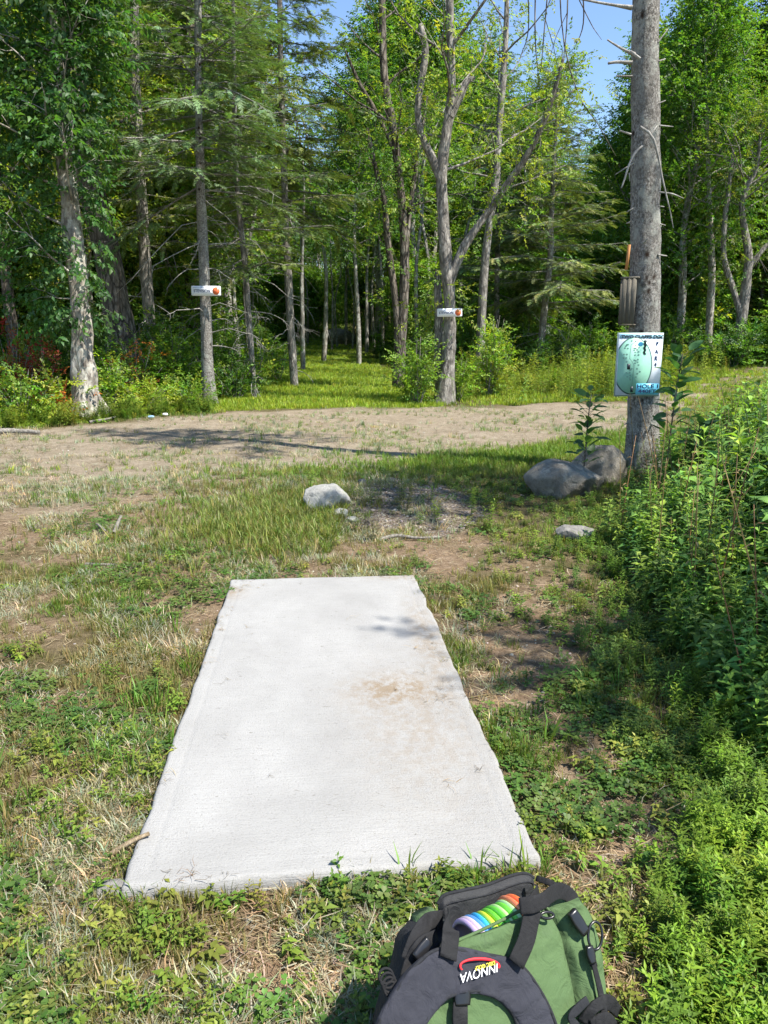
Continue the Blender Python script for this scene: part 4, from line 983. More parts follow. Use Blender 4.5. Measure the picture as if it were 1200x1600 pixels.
# tall weeds on the right
TW = [leafy_weed(s + 30, .9, 26, .13, .042, 1, .25) for s in range(4)] + [leafy_weed(s + 50, .85, 20, .17, .085, 1, .35) for s in range(6)]
TN = [leafy_weed(s + 90, .85, 70, .085, .012, 1, .3) for s in range(4)]
x, y = pts_in(9500, 2.0, 15, 1.0, .45, 1.6); x = np.abs(x); e_ = weed_edge(y); dd = x - e_
k = (np.hypot(x - 1.87, y - 7.95) > .5) & (np.hypot(x - 2.48, y - 8.6) > .42) & (np.hypot(x - BIG_T[0][0], y - 9.3) > .3); x, y, dd = x[k], y[k], dd[k]
x, y = keep_pts(x, y, sst(-.1, .25, dd) * .58); e_ = weed_edge(y); dd = x - e_; nr, fr = road_edges(x); k = y < nr - .9; x, y, dd = x[k], y[k], dd[k]
hs = np.clip(.30 + .55 * dd, .25, 1.05) * RNG.uniform(.75, 1.15, len(x)) * np.where((y > 6.3) & (x < 2.9), .6, np.where((y > 6.3) & (x < 4.2), .9, 1.1))
scatter('tall_weeds', TW + TN[:2], xyz(x, y), hs * 1.15, palette(len(x), [(.08, .175, .04), (.10, .21, .045), (.065, .15, .04), (.15, .26, .045)], jit=.3) * 1.15, LEAFG, 'tall leafy green weeds massed on the right bank', 'weeds')
x, y = pts_in(1500, 2.4, 12, 1.0, .45, 1.6); x = np.abs(x); dd = x - weed_edge(y); x, y = keep_pts(x, y, sst(.0, .3, dd) * .35)
DS = [leafy_weed(s + 130, 1.15, 7, .07, .014, 1, .5) for s in range(4)]
scatter('dry_stalks', DS, xyz(x, y), RNG.uniform(.5, 1.05, len(x)), palette(len(x), [(.28, .21, .12), (.20, .15, .09), (.30, .27, .15)]), LEAFG, 'brown dry stalks standing among the tall weeds', 'dry stalks')
x, y = pts_in(9000, 6.5, 19, .6); rd = masks(x, y)[0]; x, y = keep_pts(x, y, rd * .6 * sst(.4, .62, fbm(x * 1.4, y * 1.4, 19, 3)))
scatter('road_litter', STR, xyz(x, y), RNG.uniform(.6, 1.7, len(x)), palette(len(x), [(.20, .15, .10), (.13, .10, .07), (.34, .30, .24)]), LEAFG, 'dry twigs and leaf litter strewn over the dirt road', 'litter')
# meadow beyond the road
x = RNG.uniform(1.6, 22, 9000); y = RNG.uniform(18.5, 36, 9000); nr, fr = road_edges(x)
x, y = keep_pts(x, y, sst(.2, .8, y - fr) * np.where(y > 26, .5, .95) * (.25 + .75 * sst(.38, .55, fbm(x * .8, y * .8, 12, 3))))
mh = .55 + .9 * fbm(x * .55, y * .55, 31, 2)
scatter('meadow_weeds', TN + TW[:6] + HERB2, xyz(x, y), RNG.uniform(.6, 1.25, len(x)) * mh, palette(len(x), [(.15, .22, .03), (.19, .25, .035), (.11, .18, .03), (.09, .16, .03)]), LEAFG, 'yellow-green meadow weeds standing beyond the dirt road', 'weeds')
x = RNG.uniform(-15, -2.4, 5000); nr, fr = road_edges(x); y = fr + RNG.gamma(1.5, 1.2, len(x)) + .15; k = (x < -.085 * y - 2.4) & (fbm(x * 1.1, y * 1.1, 14, 3) > .44); x, y = x[k], y[k]
scatter('edge_weeds', HERB2 + BROADH + BROADH, xyz(x, y), np.where(RNG.uniform(0, 1, len(x)) < .3, 2.2, 1.1) * RNG.uniform(.6, 1.2, len(x)), palette(len(x), G_YG + G_BR + G_BR), LEAFG, 'yellow-green weeds along the left road edge', 'weeds')
x = RNG.uniform(-30, 30, 16000); y = RNG.uniform(23, 66, 16000); k = (np.abs(x + .085 * y) > 2.8) & ((x < 2) | (y > 32)); x, y = x[k], y[k]
scatter('forest_floor_plants', HERB2, xyz(x, y), RNG.uniform(1.5, 3.2, len(x)), palette(len(x), G_MAPLE + G_DARK), LEAFG, 'green plants covering the forest floor', 'undergrowth')
#@@THINGS
# ------------------------------------------------------------------ rocks and small things on the ground
def rock_mesh(sx, sy, sz, seed, n=44, flat=.2, ang=.35, pw=1.0):
    u, v = np.meshgrid(np.linspace(0, 2 * math.pi, 2 * n, endpoint=False), np.linspace(-math.pi / 2, math.pi / 2, n))
    D = np.stack([np.cos(v) * np.cos(u), np.cos(v) * np.sin(u), np.sin(v)], -1); r = np.random.default_rng(seed)
    d = np.ones(D.shape[:2]) * 1.0
    for k in range(16):
        nn = unit(r.normal(0, 1, 3)); h = r.uniform(.62, .95); t = h / np.clip(D @ nn, .05, None); d = np.where((D @ nn) > .05, np.minimum(d, t * (1 - ang) + ang * d), d)
    f = 1 + .10 * (fbm(D[..., 0] * 2.5 + 9, D[..., 1] * 2.5 + D[..., 2] * 2, seed, 4) - .5) + .05 * (fbm(D[..., 0] * 9, D[..., 1] * 9 + D[..., 2] * 7, seed + 3, 5) - .5)
    V = D * (d * f)[..., None] * [sx, sy, sz]; V = V.reshape(-1, 3); m_ = 2 * n
    i = np.arange(n - 1)[:, None] * m_; j = np.arange(m_)[None]; jn = (j + 1) % m_
    return V, np.stack([i + j, i + jn, i + m_ + jn, i + m_ + j], -1).reshape(-1, 4)
def rock_mat(name, c1, c2, c3, lich=None, vein=0):
    m, n, b = M(name); v = objvec(n); a = noise_n(n, v, 5, 7, .65, .6); f = noise_n(n, v, 60, 5, .7)
    c = ramp(n, a, [(.3, c1), (.5, c2), (.7, c3)]); c = mixc(n, ramp(n, f, [(.3, (.5,) * 3), (.5, (0,) * 3)]), c, tuple(q * .5 for q in c1))
    if lich: c = mixc(n, ramp(n, noise_n(n, v, 9, 6, .7), [(.56, (0,) * 3), (.66, (.8,) * 3)]), c, lich)
    n.links.new(c, b.inputs['Base Color']); b.inputs['Roughness'].default_value = .85; b.inputs['Specular IOR Level'].default_value = .3
    p = bump(n, None, a, .9, .04); bump(n, b, f, .6, .008, p); return m
RK_W = rock_mat('rock_pale', (.19, .185, .165), (.29, .285, .26), (.40, .39, .355), (.28, .30, .22)); RK_G = rock_mat('rock_grey', (.125, .108, .085), (.20, .18, .145), (.32, .29, .235), (.38, .34, .27))
RK_D = rock_mat('rock_slab', (.13, .12, .11), (.20, .19, .175), (.28, .265, .24))
def rock(px, Y, sx, sy, sz, seed, mat, label, dz=.4, rz=0, name='rock', tx=0, **k):
    p = at_y(px, 700, Y); V, T = rock_mesh(sx, sy, sz, seed, **k); o = link(name, np_mesh(name, V, T, None, mat, True), None, (p[0], Y, Hs(p[0], Y) + sz * dz))
    o.rotation_euler = (tx, 0, rz); return tag(o, label, 'rock')
rock(505, 7.02, .25, .19, .19, 4, RK_W, 'pale whitish rock at the left edge of the gravel mound', .42, .2, ang=.02)
rock(530, 6.72, .085, .07, .06, 6, RK_W, 'small pale stone touching the front of the whitish rock', .6, .5)
rock(519, 6.62, .055, .05, .035, 8, RK_W, 'tiny pale stone left of the stick beside the whitish rock', .5, 1.0)
rock(549, 6.62, .06, .045, .03, 9, RK_W, 'flat little stone right of the whitish rock pair', .5, .1)
rock(566, 8.35, .05, .04, .03, 10, RK_D, 'small brown stone lying on top of the gravel mound', .7, .1)
rock(884, 7.9, .43, .34, .25, 12, RK_G, 'big dark grey boulder in the grass left of the spruce trunk', .50, -.25, 'boulder', ang=.08)
rock(942, 8.6, .38, .30, .28, 15, RK_G, 'second grey boulder behind, right against the spruce trunk', .65, .4, 'boulder', ang=.08)
rock(531, 52, 1.3, 1.0, .75, 16, RK_G, 'grey boulder far down the shaded grass trail', .5, .2, 'boulder', ang=.3)
p = at_y(897, 835, 6.05); V, T = rock_mesh(.19, .13, .055, 19, ang=.1); V = np.clip(V, [-.15, -.1, -.04], [.15, .1, .042]); V += (fbm(V[:, 0] * 30, V[:, 1] * 30 + V[:, 2] * 20, 3, 3)[:, None] - .5) * .012
o = link('stone_block', np_mesh('stone_block', V, T, None, RK_D, True), None, (p[0], 6.05, Hs(p[0], 6.05) + .06)); o.rotation_euler = (.06, .03, -.35); tag(o, 'flat squared grey stone block lying in the weeds on the right', 'stone')
p = ground(178, 1402); V, T = rock_mesh(.06, .045, .028, 23, ang=.1); o = link('concrete_chunk', np_mesh('concrete_chunk', V, T, None, RK_D, True), None, (p[0], p[1], .012)); tag(o, 'rough grey concrete lump at the near left corner of the tee pad', 'stone')
BR = bark_material('stick_wood', (.16, .12, .075), (.33, .25, .155), (.50, .40, .27), 3, None, .1); BRG = bark_material('stick_grey', (.12, .105, .09), (.22, .20, .17), (.34, .32, .28), 3, None, .1)
def stick(pts, r0, r1, mat, label, name='stick'):
    P = smooth_path(np.array(pts), 12); c = P.mean(0); V, T = tube(P - c, np.linspace(r0, r1, 12), 8, .25, 3, rough=.15); o = link(name, np_mesh(name, V, T, None, mat, True), None, c); return tag(o, label, 'stick')
def gp(px, py, dz): q = ground(px, py); q[2] += dz; return q
pa = at_z(173, 1335, .02); pb = at_z(233, 1302, .066)
stick([pa, (pa + pb) / 2 + [0, 0, .006], pb], .009, .007, BR, 'tan broken stick leaning on the near left edge of the tee pad')
stick([gp(590, 848, .02), gp(620, 844, .03), gp(650, 847, .025), gp(690, 843, .015)], .017, .010, BRG, 'grey weathered stick lying in front of the gravel mound')
stick([gp(178, 840, .03), gp(190, 826, .10)], .018, .012, BRG, 'short grey forked stick stub poking from the grass on the left')
stick([gp(152, 826, .03), gp(165, 838, .05)], .014, .009, BRG, 'short grey stick end left of the forked stub')
stick([gp(135, 888, .02), gp(160, 889, .03), gp(182, 888, .02)], .012, .007, BRG, 'thin grey stick lying flat in the left lawn')
stick([gp(-20, 681, .05), gp(20, 679, .06), gp(62, 680, .05)], .05, .04, BRG, 'pale log lying at the left road edge', 'log')
stick([gp(140, 662, .03), gp(165, 660, .05), gp(192, 653, .05)], .03, .015, BRG, 'grey stick lying at the foot of the pale barked tree')
W_PL = plain('litter_white', (.7, .7, .7), .5); B_PL = plain('litter_blue', (.25, .42, .6), .4)
for px, py, mt, lab in ((259, 652, W_PL, 'scrap of white litter at the left road edge'), (236, 656, B_PL, 'scrap of pale blue litter at the left road edge')):
    q = gp(px, py, .05); V, T = rock_mesh(.07, .05, .03, int(px), 12, ang=.1); o = link('litter', np_mesh('litter', V, T, None, mt, False), None, q); tag(o, lab, 'litter')

# the two dark leafed saplings by the boulders
def sapling(px, Y, hgt, n, seed, label, L, W, top_px, flip=0):
    p = at_y(px, 700, Y); base = np.array([p[0], Y, Hs(p[0], Y)]); tp = at_y(top_px, 600, Y); r = np.random.default_rng(seed)
    root = empty('sapling', base, label, 'sapling'); P = smooth_path(np.array([(0, 0, -.03), (.02, 0, hgt * .4), (.0 + (tp[0] - p[0]) * .6, .0, hgt * .75), (tp[0] - p[0], 0, hgt)]), 14)
    mb = MB(); V, T = tube(P, np.linspace(.010, .004, 14), 7); mb.add(V, T); pos = []; dr = []
    for i in range(n):
        t = .22 + .78 * (i / n); c0, tg = interp_path(P, min(t, .999)); a = i * 2.4 + r.normal(0, .3)
        d = unit(np.array([math.cos(a), math.sin(a) * .9, r.uniform(.25, .9)])); st = c0 + d * r.uniform(.03, .10)
        V, T = tube([c0, st], [.003, .002], 4); mb.add(V, T); pos.append(st); dr.append(unit(d + [0, 0, r.uniform(-.6, .5)]))
    mb.build('stem', BARK_D, root)
    LT = []
    for s in range(4):
        q = np.random.default_rng(s + 5); v = []; m_ = 7
        for k in range(m_):
            f = k / (m_ - 1); wv = W * math.sin(math.pi * f ** .8) ** .8 * .5 + (.001 if 0 < k < m_ - 1 else 0); z = -.22 * L * f * f + q.normal(0, .002)
            v += [(-wv, f * L, z + .22 * wv), (0, f * L, z), (wv, f * L, z + .22 * wv)]
        t = []
        for k in range(m_ - 1):
            a = 3 * k; t += [(a, a + 1, a + 4), (a, a + 4, a + 3), (a + 1, a + 2, a + 5), (a + 1, a + 5, a + 4)]
        LT.append((np.array(v), np.array(t), np.ones((len(v), 3))))
    pos = np.array(pos); scatter('leaves', LT, pos, r.uniform(.7, 1.2, n), palette(n, [(.035, .085, .03), (.05, .11, .03), (.028, .07, .028)], r), LEAF, None, None,
                                 R=rot_to(np.array(dr), np.tile([0, 0, 1.], (n, 1)) + r.normal(0, .3, (n, 3))), parent=root, rng=r)
sapling(912, 8.05, 1.02, 46, 3, 'short dark leafed sapling standing in front of the boulders', .17, .075, 925)
sapling(1043, 8.5, 1.42, 44, 4, 'tall dark leafed sapling just right of the spruce trunk', .19, .095, 1063)
sapling(1085, 7.6, .80, 34, 7, 'broad leafed young plant rising from the weeds right of the tall sapling', .16, .09, 1100)

# ------------------------------------------------------------------ signs
def box_mb(cx, cy, cz, sx, sy, sz, bev=0.0):
    if not bev:
        V = np.array([(x, y, z) for x in (-1, 1) for y in (-1, 1) for z in (-1, 1)]) * [sx / 2, sy / 2, sz / 2] + [cx, cy, cz]
        return V, np.array([(0, 1, 3, 2), (4, 6, 7, 5), (0, 4, 5, 1), (2, 3, 7, 6), (0, 2, 6, 4), (1, 5, 7, 3)])
    # rounded outline in XZ
    pts = []
    for qx, qz, a0 in ((1, 1, 0), (-1, 1, 90), (-1, -1, 180), (1, -1, 270)):
        for a in range(0, 91, 18): t = math.radians(a0 + a); pts.append((qx * (sx / 2 - bev) + bev * math.cos(t), qz * (sz / 2 - bev) + bev * math.sin(t)))
    n_ = len(pts); V = [(cx + x, cy - sy / 2, cz + z) for x, z in pts] + [(cx + x, cy + sy / 2, cz + z) for x, z in pts] + [(cx, cy - sy / 2, cz), (cx, cy + sy / 2, cz)]
    T = []
    for i_ in range(n_):
        j_ = (i_ + 1) % n_; T += [(2 * n_, j_, i_), (2 * n_ + 1, n_ + i_, n_ + j_), (i_, j_, n_ + j_), (i_, n_ + j_, n_ + i_)]
    return np.array(V), np.array(T)

def text_mesh(txt, size, xs=1.0, bold=0.0, align='CENTER', extr=.0006, shear=0):
    cu = bpy.data.curves.new('lettering', 'FONT'); cu.body = txt; cu.size = size; cu.align_x = align; cu.align_y = 'CENTER'; cu.extrude = extr; cu.offset = bold; cu.shear = shear
    o = bpy.data.objects.new('lettering', cu); COL.objects.link(o); dg = bpy.context.evaluated_depsgraph_get(); me = bpy.data.meshes.new_from_object(o.evaluated_get(dg))
    bpy.data.objects.remove(o); bpy.data.curves.remove(cu); co = np.zeros(len(me.vertices) * 3, np.float32); me.vertices.foreach_get('co', co); co = co.reshape(-1, 3)
    V = np.stack([co[:, 0] * xs, -co[:, 2], co[:, 1]], -1)      # stands in XZ, faces -Y
    me.vertices.foreach_set('co', V.astype(np.float32).ravel()); me.materials.clear(); me.update(); return me
def lettering(name, txt, size, x, z, y, mat, parent, **k):
    me = text_mesh(txt, size, **k); me.materials.append(mat); me.name = name; o = link(name, me, parent, (x, y, z)); return o

SW = plain('sign_white', (.66, .72, .80), .35, .5); SWH = plain('sign_white_bright', (.78, .78, .80), .35, .5); NAVY = plain('print_navy', (.02, .035, .09), .4); BLK = plain('print_black', (.02, .025, .03), .4)
SGN = plain('print_green', (.30, .58, .44), .4); SRI = plain('print_grey_green', (.07, .13, .12), .4); SCY = plain('print_cyan', (.16, .56, .72), .4); SLB = plain('print_pale_blue', (.36, .62, .74), .4); SRD = plain('print_red', (.62, .04, .03), .3); SOR = plain('print_orange', (.75, .16, .06), .3)
CLR = plain('sign_edge', (.33, .42, .38), .2, .6)
cyS = 9.3 - .205; tl = at_y(967, 520, cyS); br_ = at_y(1029, 618, cyS); sw_ = br_[0] - tl[0] + .005; shh = tl[2] - br_[2]
sg = empty('course_sign', ((tl[0] + br_[0]) / 2, cyS, (tl[2] + br_[2]) / 2), 'blue and green course map sign on the spruce trunk reading hole 1, par 4', 'sign')
V, T = box_mb(-.004, .004, -.004, sw_ + .012, .008, shh + .012); mb = MB(); mb.add(V, T); mb.build('backing', CLR, sg, False)
V, T = box_mb(0, -.002, 0, sw_ - .01, .006, shh - .01); mb = MB(); mb.add(V, T); mb.build('panel', SW, sg, False)
iw, ih = sw_ - .022, shh - .022
def flat(name, poly, mat, y, th=.0016):
    """thin printed patch, polygon in sign units (u right 0..1, v down 0..1), counter-clockwise fan"""
    P_ = np.array([((u - .5) * iw, (0.5 - v) * ih) for u, v in poly]); c = P_.mean(0); n_ = len(P_)
    V = np.vstack([np.column_stack([P_[:, 0], np.full(n_, y), P_[:, 1]]), [[c[0], y, c[1]]], np.column_stack([P_[:, 0], np.full(n_, y + th), P_[:, 1]])])
    T = [(n_, i_, (i_ + 1) % n_) for i_ in range(n_)] + [(i_, n_ + 1 + i_, n_ + 1 + (i_ + 1) % n_) for i_ in range(n_)] + [(i_, n_ + 1 + (i_ + 1) % n_, (i_ + 1) % n_) for i_ in range(n_)]
    mb = MB(); mb.add(V, T); return mb.build(name, mat, sg, False)
flat('header_band', [(0, 0), (1, 0), (1, .075), (0, .075)], SLB, -.0068)
el = [(.355 + .455 * math.cos(a), .52 + .475 * math.sin(a)) for a in np.linspace(0, 2 * math.pi, 73)[:-1]]
def clipel(f): return [(max(0.0, .355 + .455 * f * math.cos(a)), .525 + .475 * (f if f == 1 else f + .02) * math.sin(a)) for a in np.linspace(0, 2 * math.pi, 73)[:-1]]
flat('map_border', clipel(1), SRI, -.0085); flat('map_field', clipel(.935), SGN, -.0102)
mbd = MB()
def dot(u, v, r0, r1, seg=10, y=-.0118):
    a = np.linspace(0, 2 * math.pi, seg, endpoint=False); x = (u - .5) * iw; z = (.5 - v) * ih
    V = np.vstack([np.column_stack([x + r * np.cos(a) * 1.25, np.full(seg, y), z + r * np.sin(a)]) for r in (r0, r1)]); j = np.arange(seg); jn = (j + 1) % seg
    mbd.add(V, np.stack([j, seg + j, seg + jn, jn], -1))
for px, py in ((383, 378), (458, 388), (300, 455), (322, 450), (285, 478), (270, 518), (322, 525), (462, 458), (440, 522), (468, 525), (440, 560), (492, 552), (520, 510), (462, 600), (515, 590), (460, 655), (523, 655),
               (262, 642), (312, 642), (255, 710), (305, 710), (316, 788), (455, 755), (480, 770), (515, 745), (470, 815), (515, 795), (536, 850), (415, 925), (395, 950), (515, 925), (328, 1003), (382, 1003), (568, 983), (525, 1022),
               (398, 1062), (348, 1085), (392, 1110), (405, 1142), (505, 1088)):
    dot((px - 160) / 775, (py - 240) / 1200, .0042, .0082)
for a_ in np.linspace(0, 1, 14): dot((628 - 160) / 775 + .012 * math.sin(a_ * 20), (370 + 265 * a_ - 240) / 1200, .002, .012)
mbd.build('tree_symbols', SRI, sg, False)
mbd = MB(); path = [(450, 400), (380, 450), (372, 560), (368, 720), (420, 790), (458, 860), (450, 1000), (440, 1275)]
for a_, c_ in zip(path[:-1], path[1:]):
    for f in np.arange(0, 1, 14 / max(14, math.hypot(c_[0] - a_[0], c_[1] - a_[1]))):
        dot((a_[0] + (c_[0] - a_[0]) * f - 160) / 775, (a_[1] + (c_[1] - a_[1]) * f - 240) / 1200, .0002, .0026, 6)
mbd.build('dotted_route', BLK, sg, False)
mbd = MB(); dot((548 - 160) / 775, (440 - 240) / 1200, .0005, .024, 20); mbd.build('compass_badge', plain('print_blue', (.05, .28, .48), .4), sg, False)
flat('map_block', [((px - 160) / 775, (py - 240) / 1200) for px, py in ((332, 828), (388, 828), (388, 935), (332, 935))], BLK, -.0125)
flat('map_block', [((px - 160) / 775, (py - 240) / 1200) for px, py in ((420, 1280), (468, 1280), (468, 1388), (420, 1388))], BLK, -.0125)
flat('footer_band', [(.47, .815), (1, .815), (1, 1), (.455, 1)], SCY, -.0128)
k_ = ih / 1200
lettering('title_lettering', 'TWO CLAPPS DGC', .050, .02, (.5 - .048) * ih, -.009, BLK, sg, xs=1.17, bold=.0014)
for ch_, v_ in (('P', .165), ('A', .29), ('R', .40), ('4', .50)): lettering('par_letter', ch_, .066, .378 * iw + .008 - v_ * .01, (.5 - v_) * ih, -.008, NAVY, sg, xs=.8, bold=.0016)
lettering('hole_lettering', 'HOLE 1', .062, .243 * iw, (.5 - .862) * ih, -.0142, NAVY, sg, xs=1.28, bold=.001)
lettering('distance_lettering', '440FT', .060, .228 * iw, (.5 - .945) * ih, -.0142, NAVY, sg, xs=1.36, bold=.001)

def small_sign(px, py, wpx, hpx, Y, rz, label, ry=0):
    c = at_y(px, py, Y); dep = np.dot(c - CAM, [0, math.cos(PITCH), -math.sin(PITCH)]); W_, H_ = wpx * dep / FPX, hpx * dep / FPX
    s = empty('trail_sign', c, label, 'sign'); s.rotation_euler = (0, ry, rz)
    V, T = box_mb(0, 0, 0, W_, .012, H_, H_ * .14); mb = MB(); mb.add(V, T); mb.build('panel', SWH, s, False)
    lettering('lettering', 'STEVISION', H_ * .40, -.14 * W_, -.02 * H_, -.0078, NAVY, s, xs=1.0 * (W_ * .60) / (H_ * .40 * 5.0), bold=.002)
    mb = MB(); r = np.random.default_rng(3)                     # the faint small line of print above
    for k in range(13): V, T = box_mb((-.43 + .033 * k) * W_, -.0072, .30 * H_, .024 * W_ * r.uniform(.6, 1), .001, .055 * H_); mb.add(V, T)
    mb.build('small_print', plain('print_grey', (.25, .30, .42), .4), s, False)
    mb = MB()                                                   # red disc, seen tilted
    for rr, y_, dz in ((1, -.0075, 0),):
        a = np.linspace(0, 2 * math.pi, 28, endpoint=False); ex_, ez_ = .145 * W_ * .86, .36 * H_; q = math.radians(-28)
        X_ = ex_ * np.cos(a); Z_ = ez_ * np.sin(a) * 1.05; V = np.column_stack([X_ * math.cos(q) - Z_ * math.sin(q) + .34 * W_, np.full(28, y_), X_ * math.sin(q) + Z_ * math.cos(q)])
        V = np.vstack([V, V + [0, .0015, 0], [[.34 * W_, y_ - .006, 0]]]); j = np.arange(28); jn = (j + 1) % 28
        mb.add(V, np.vstack([np.stack([np.full(28, 56), j, jn], -1), np.stack([j, 28 + j, jn], -1), np.stack([28 + j, 28 + jn, jn], -1)]))
    mb.build('disc_emblem', SOR, s)
small_sign(322, 454.5, 46, 15, 18.72, .0, 'small white sign with a red oval nailed to the left conifer trunk', .01)
small_sign(702.5, 488.5, 39, 12.5, 19.28, -.04, 'small white sign with a red oval nailed to the forked tree right of the trail', -.01)

# weathered plank box and orange stake on the spruce trunk
WD = bark_material('weathered_wood', (.10, .088, .07), (.155, .138, .11), (.215, .195, .155), 2.5, None, .0, 0, .05)
cB = at_y(986, 471, 9.18); bx = empty('nest_box', (cB[0] - .012, 9.20, cB[2]), 'weathered grey plank box fixed to the left side of the spruce trunk', 'nest box', rz=-.5)
for k in range(3): V, T = box_mb(-.055 + k * .0535, -.06, 0, .052, .016, .50 + .004 * k); mb = MB(); mb.add(V, T); mb.build('plank', WD, bx, False)
V, T = box_mb(-.092, .015, -.01, .018, .15, .50); mb = MB(); mb.add(V, T); mb.build('side_board', WD, bx, False)
V, T = box_mb(-.003, .01, .262, .20, .17, .018); mb = MB(); mb.add(V, T); mb.build('lid', WD, bx, False)
V, T = box_mb(-.003, .01, -.262, .17, .14, .016); mb = MB(); mb.add(V, T); mb.build('bottom_board', WD, bx, False)
cO = at_y(981, 402, 9.15); V, T = box_mb(0, 0, 0, .022, .05, .27); o = link('wood_strip', np_mesh('wood_strip', V, T, None, plain('orange_wood', (.50, .22, .07), .7), False), None, cO); o.rotation_euler = (0, .06, 0); tag(o, 'short orange-brown strip of wood on the spruce trunk above the plank box', 'wood strip')
#@@BAG
# ------------------------------------------------------------------ the disc bag, standing in front of the pad
RIMZ = .36
pA = at_z(712, 1470, RIMZ); pB = at_z(850, 1420, RIMZ); e1 = unit(pB - pA); nh = np.array([e1[1], -e1[0], 0]); nA = unit(nh * .85 + [0, 0, .50]); e2 = np.cross(nA, e1); back = -nA
BASE = np.array([*( (pA + pB) / 2)[:2], 0]) ; BASE[2] = Hs(BASE[0], BASE[1])
def onA(px, py, off=0.0): return plane_hit(px, py, pA + nA * off, nA) - BASE
bag = empty('disc_bag', BASE, 'green and black bag with padded shoulder straps, standing open before the tee pad', 'bag')
C_GRN = cloth_material('bag_green', (.075, .125, .05), .12); C_BLK = cloth_material('bag_black', (.018, .019, .022), .3); C_YOK = cloth_material('bag_charcoal', (.030, .031, .040), .3); C_WEB = cloth_material('bag_webbing', (.014, .014, .015), .2, 500)
C_DRK = cloth_material('bag_lining', (.022, .023, .025), .25, rough=.6); PLB = plain('buckle_black', (.012, .012, .013), .3, .5)

def loft(rows, th, bulge=.012, wr=.004, nu=26, nv=34, off=0.0, seed=0, bk=None):
    """cloth panel between left and right photo edges lying on the back-panel plane; rows: (Lpx, Lpy, Rpx, Rpy[, depth])"""
    r_ = np.array([list(q) + [0] * (5 - len(q)) for q in rows], float); S_ = smooth_path(r_, nv); F = np.zeros((nv, nu, 3))
    dirb = -nA if bk is None else bk
    for a in range(nv):
        L = onA(S_[a, 0], S_[a, 1], off - S_[a, 4]); Rr = onA(S_[a, 2], S_[a, 3], off - S_[a, 4]); t = np.linspace(0, 1, nu)[:, None]; F[a] = L + (Rr - L) * t
        F[a] += nA * (bulge * (1 - np.abs(2 * t - 1) ** 3) + wr * (fbm(t[:, 0] * 5 + seed, np.full(nu, a * .22), seed, 3) - .5)[:, None] * 2)
    B = F + dirb * th; sh_ = np.linspace(0, 1, nu); k = (1 - np.abs(2 * sh_ - 1) ** 6)[None, :, None]; B = F + dirb * th * (.35 + .65 * k)
    V = np.vstack([F.reshape(-1, 3), B.reshape(-1, 3)]); i = np.arange(nv - 1)[:, None] * nu + np.arange(nu - 1)[None]; q = np.stack([i + nu, i + nu + 1, i + 1, i], -1).reshape(-1, 4); o_ = nv * nu
    Q = [q, (q + o_)[:, ::-1]]; j = np.arange(nv - 1) * nu; Q += [np.stack([j, j + o_, j + nu + o_, j + nu], -1), np.stack([j + nu - 1, j + 2 * nu - 1, j + 2 * nu - 1 + o_, j + nu - 1 + o_], -1)]
    j = np.arange(nu - 1); Q += [np.stack([j, j + 1, j + 1 + o_, j + o_], -1), np.stack([j + o_, j + 1 + o_, j + 1, j], -1) + np.array([(nv - 1) * nu])]
    return V, np.vstack(Q)
def sweep(pts, th, n=30, off=0.0, k=10, puff=2.2, frame=None, wr=0):
    """padded strap along photo points (px, py, width_px[, off])"""
    a_ = np.array([list(q) + [0] * (4 - len(q)) for q in pts], float); S_ = smooth_path(a_, n); c = np.array([onA(q[0], q[1], off + q[3]) for q in S_])
    t = np.zeros_like(c); t[1:-1] = c[2:] - c[:-2]; t[0] = c[1] - c[0]; t[-1] = c[-1] - c[-2]; t = unit(t); sd_ = unit(np.cross(t, nA)); nn = np.cross(sd_, t)
    dep = np.array([np.dot(p + BASE - CAM, [0, math.cos(PITCH), -math.sin(PITCH)]) for p in c]); w_ = S_[:, 2] * dep / FPX / 2
    an = np.linspace(0, 2 * math.pi, 2 * k, endpoint=False); cx_ = np.sign(np.cos(an)) * np.abs(np.cos(an)) ** (1 / puff * 1.3); sz_ = np.sign(np.sin(an)) * np.abs(np.sin(an)) ** (1 / puff * 1.5)
    V = c[:, None] + sd_[:, None] * (w_[:, None] * cx_[None])[..., None] + nn[:, None] * (th / 2 * sz_)[None, :, None]
    if wr: V = V + nn[:, None] * ((fbm(np.arange(n)[:, None] * .5 + 0 * an[None], an[None] * 1.2 + 0 * np.arange(n)[:, None], 5, 3) - .5) * wr)[..., None]
    m_ = 2 * k; V = V.reshape(-1, 3); i = np.arange(n - 1)[:, None] * m_; j = np.arange(m_)[None]; jn = (j + 1) % m_; Q = np.stack([i + j, i + jn, i + m_ + jn, i + m_ + j], -1).reshape(-1, 4)
    T = np.vstack([Q[:, [0, 1, 2]], Q[:, [0, 2, 3]]]); V = np.vstack([V, c[0], c[-1]]); j = np.arange(m_); jn = (j + 1) % m_
    T = np.vstack([T, np.stack([np.full(m_, len(V) - 2), jn, j], -1), np.stack([np.full(m_, len(V) - 1), (n - 1) * m_ + j, (n - 1) * m_ + jn], -1)]); return V, T
def part(name, VT, mat, smooth=True, parent=None):
    mb = MB(); mb.add(*VT); o = mb.build(name, mat, parent or bag, smooth); 
    return o
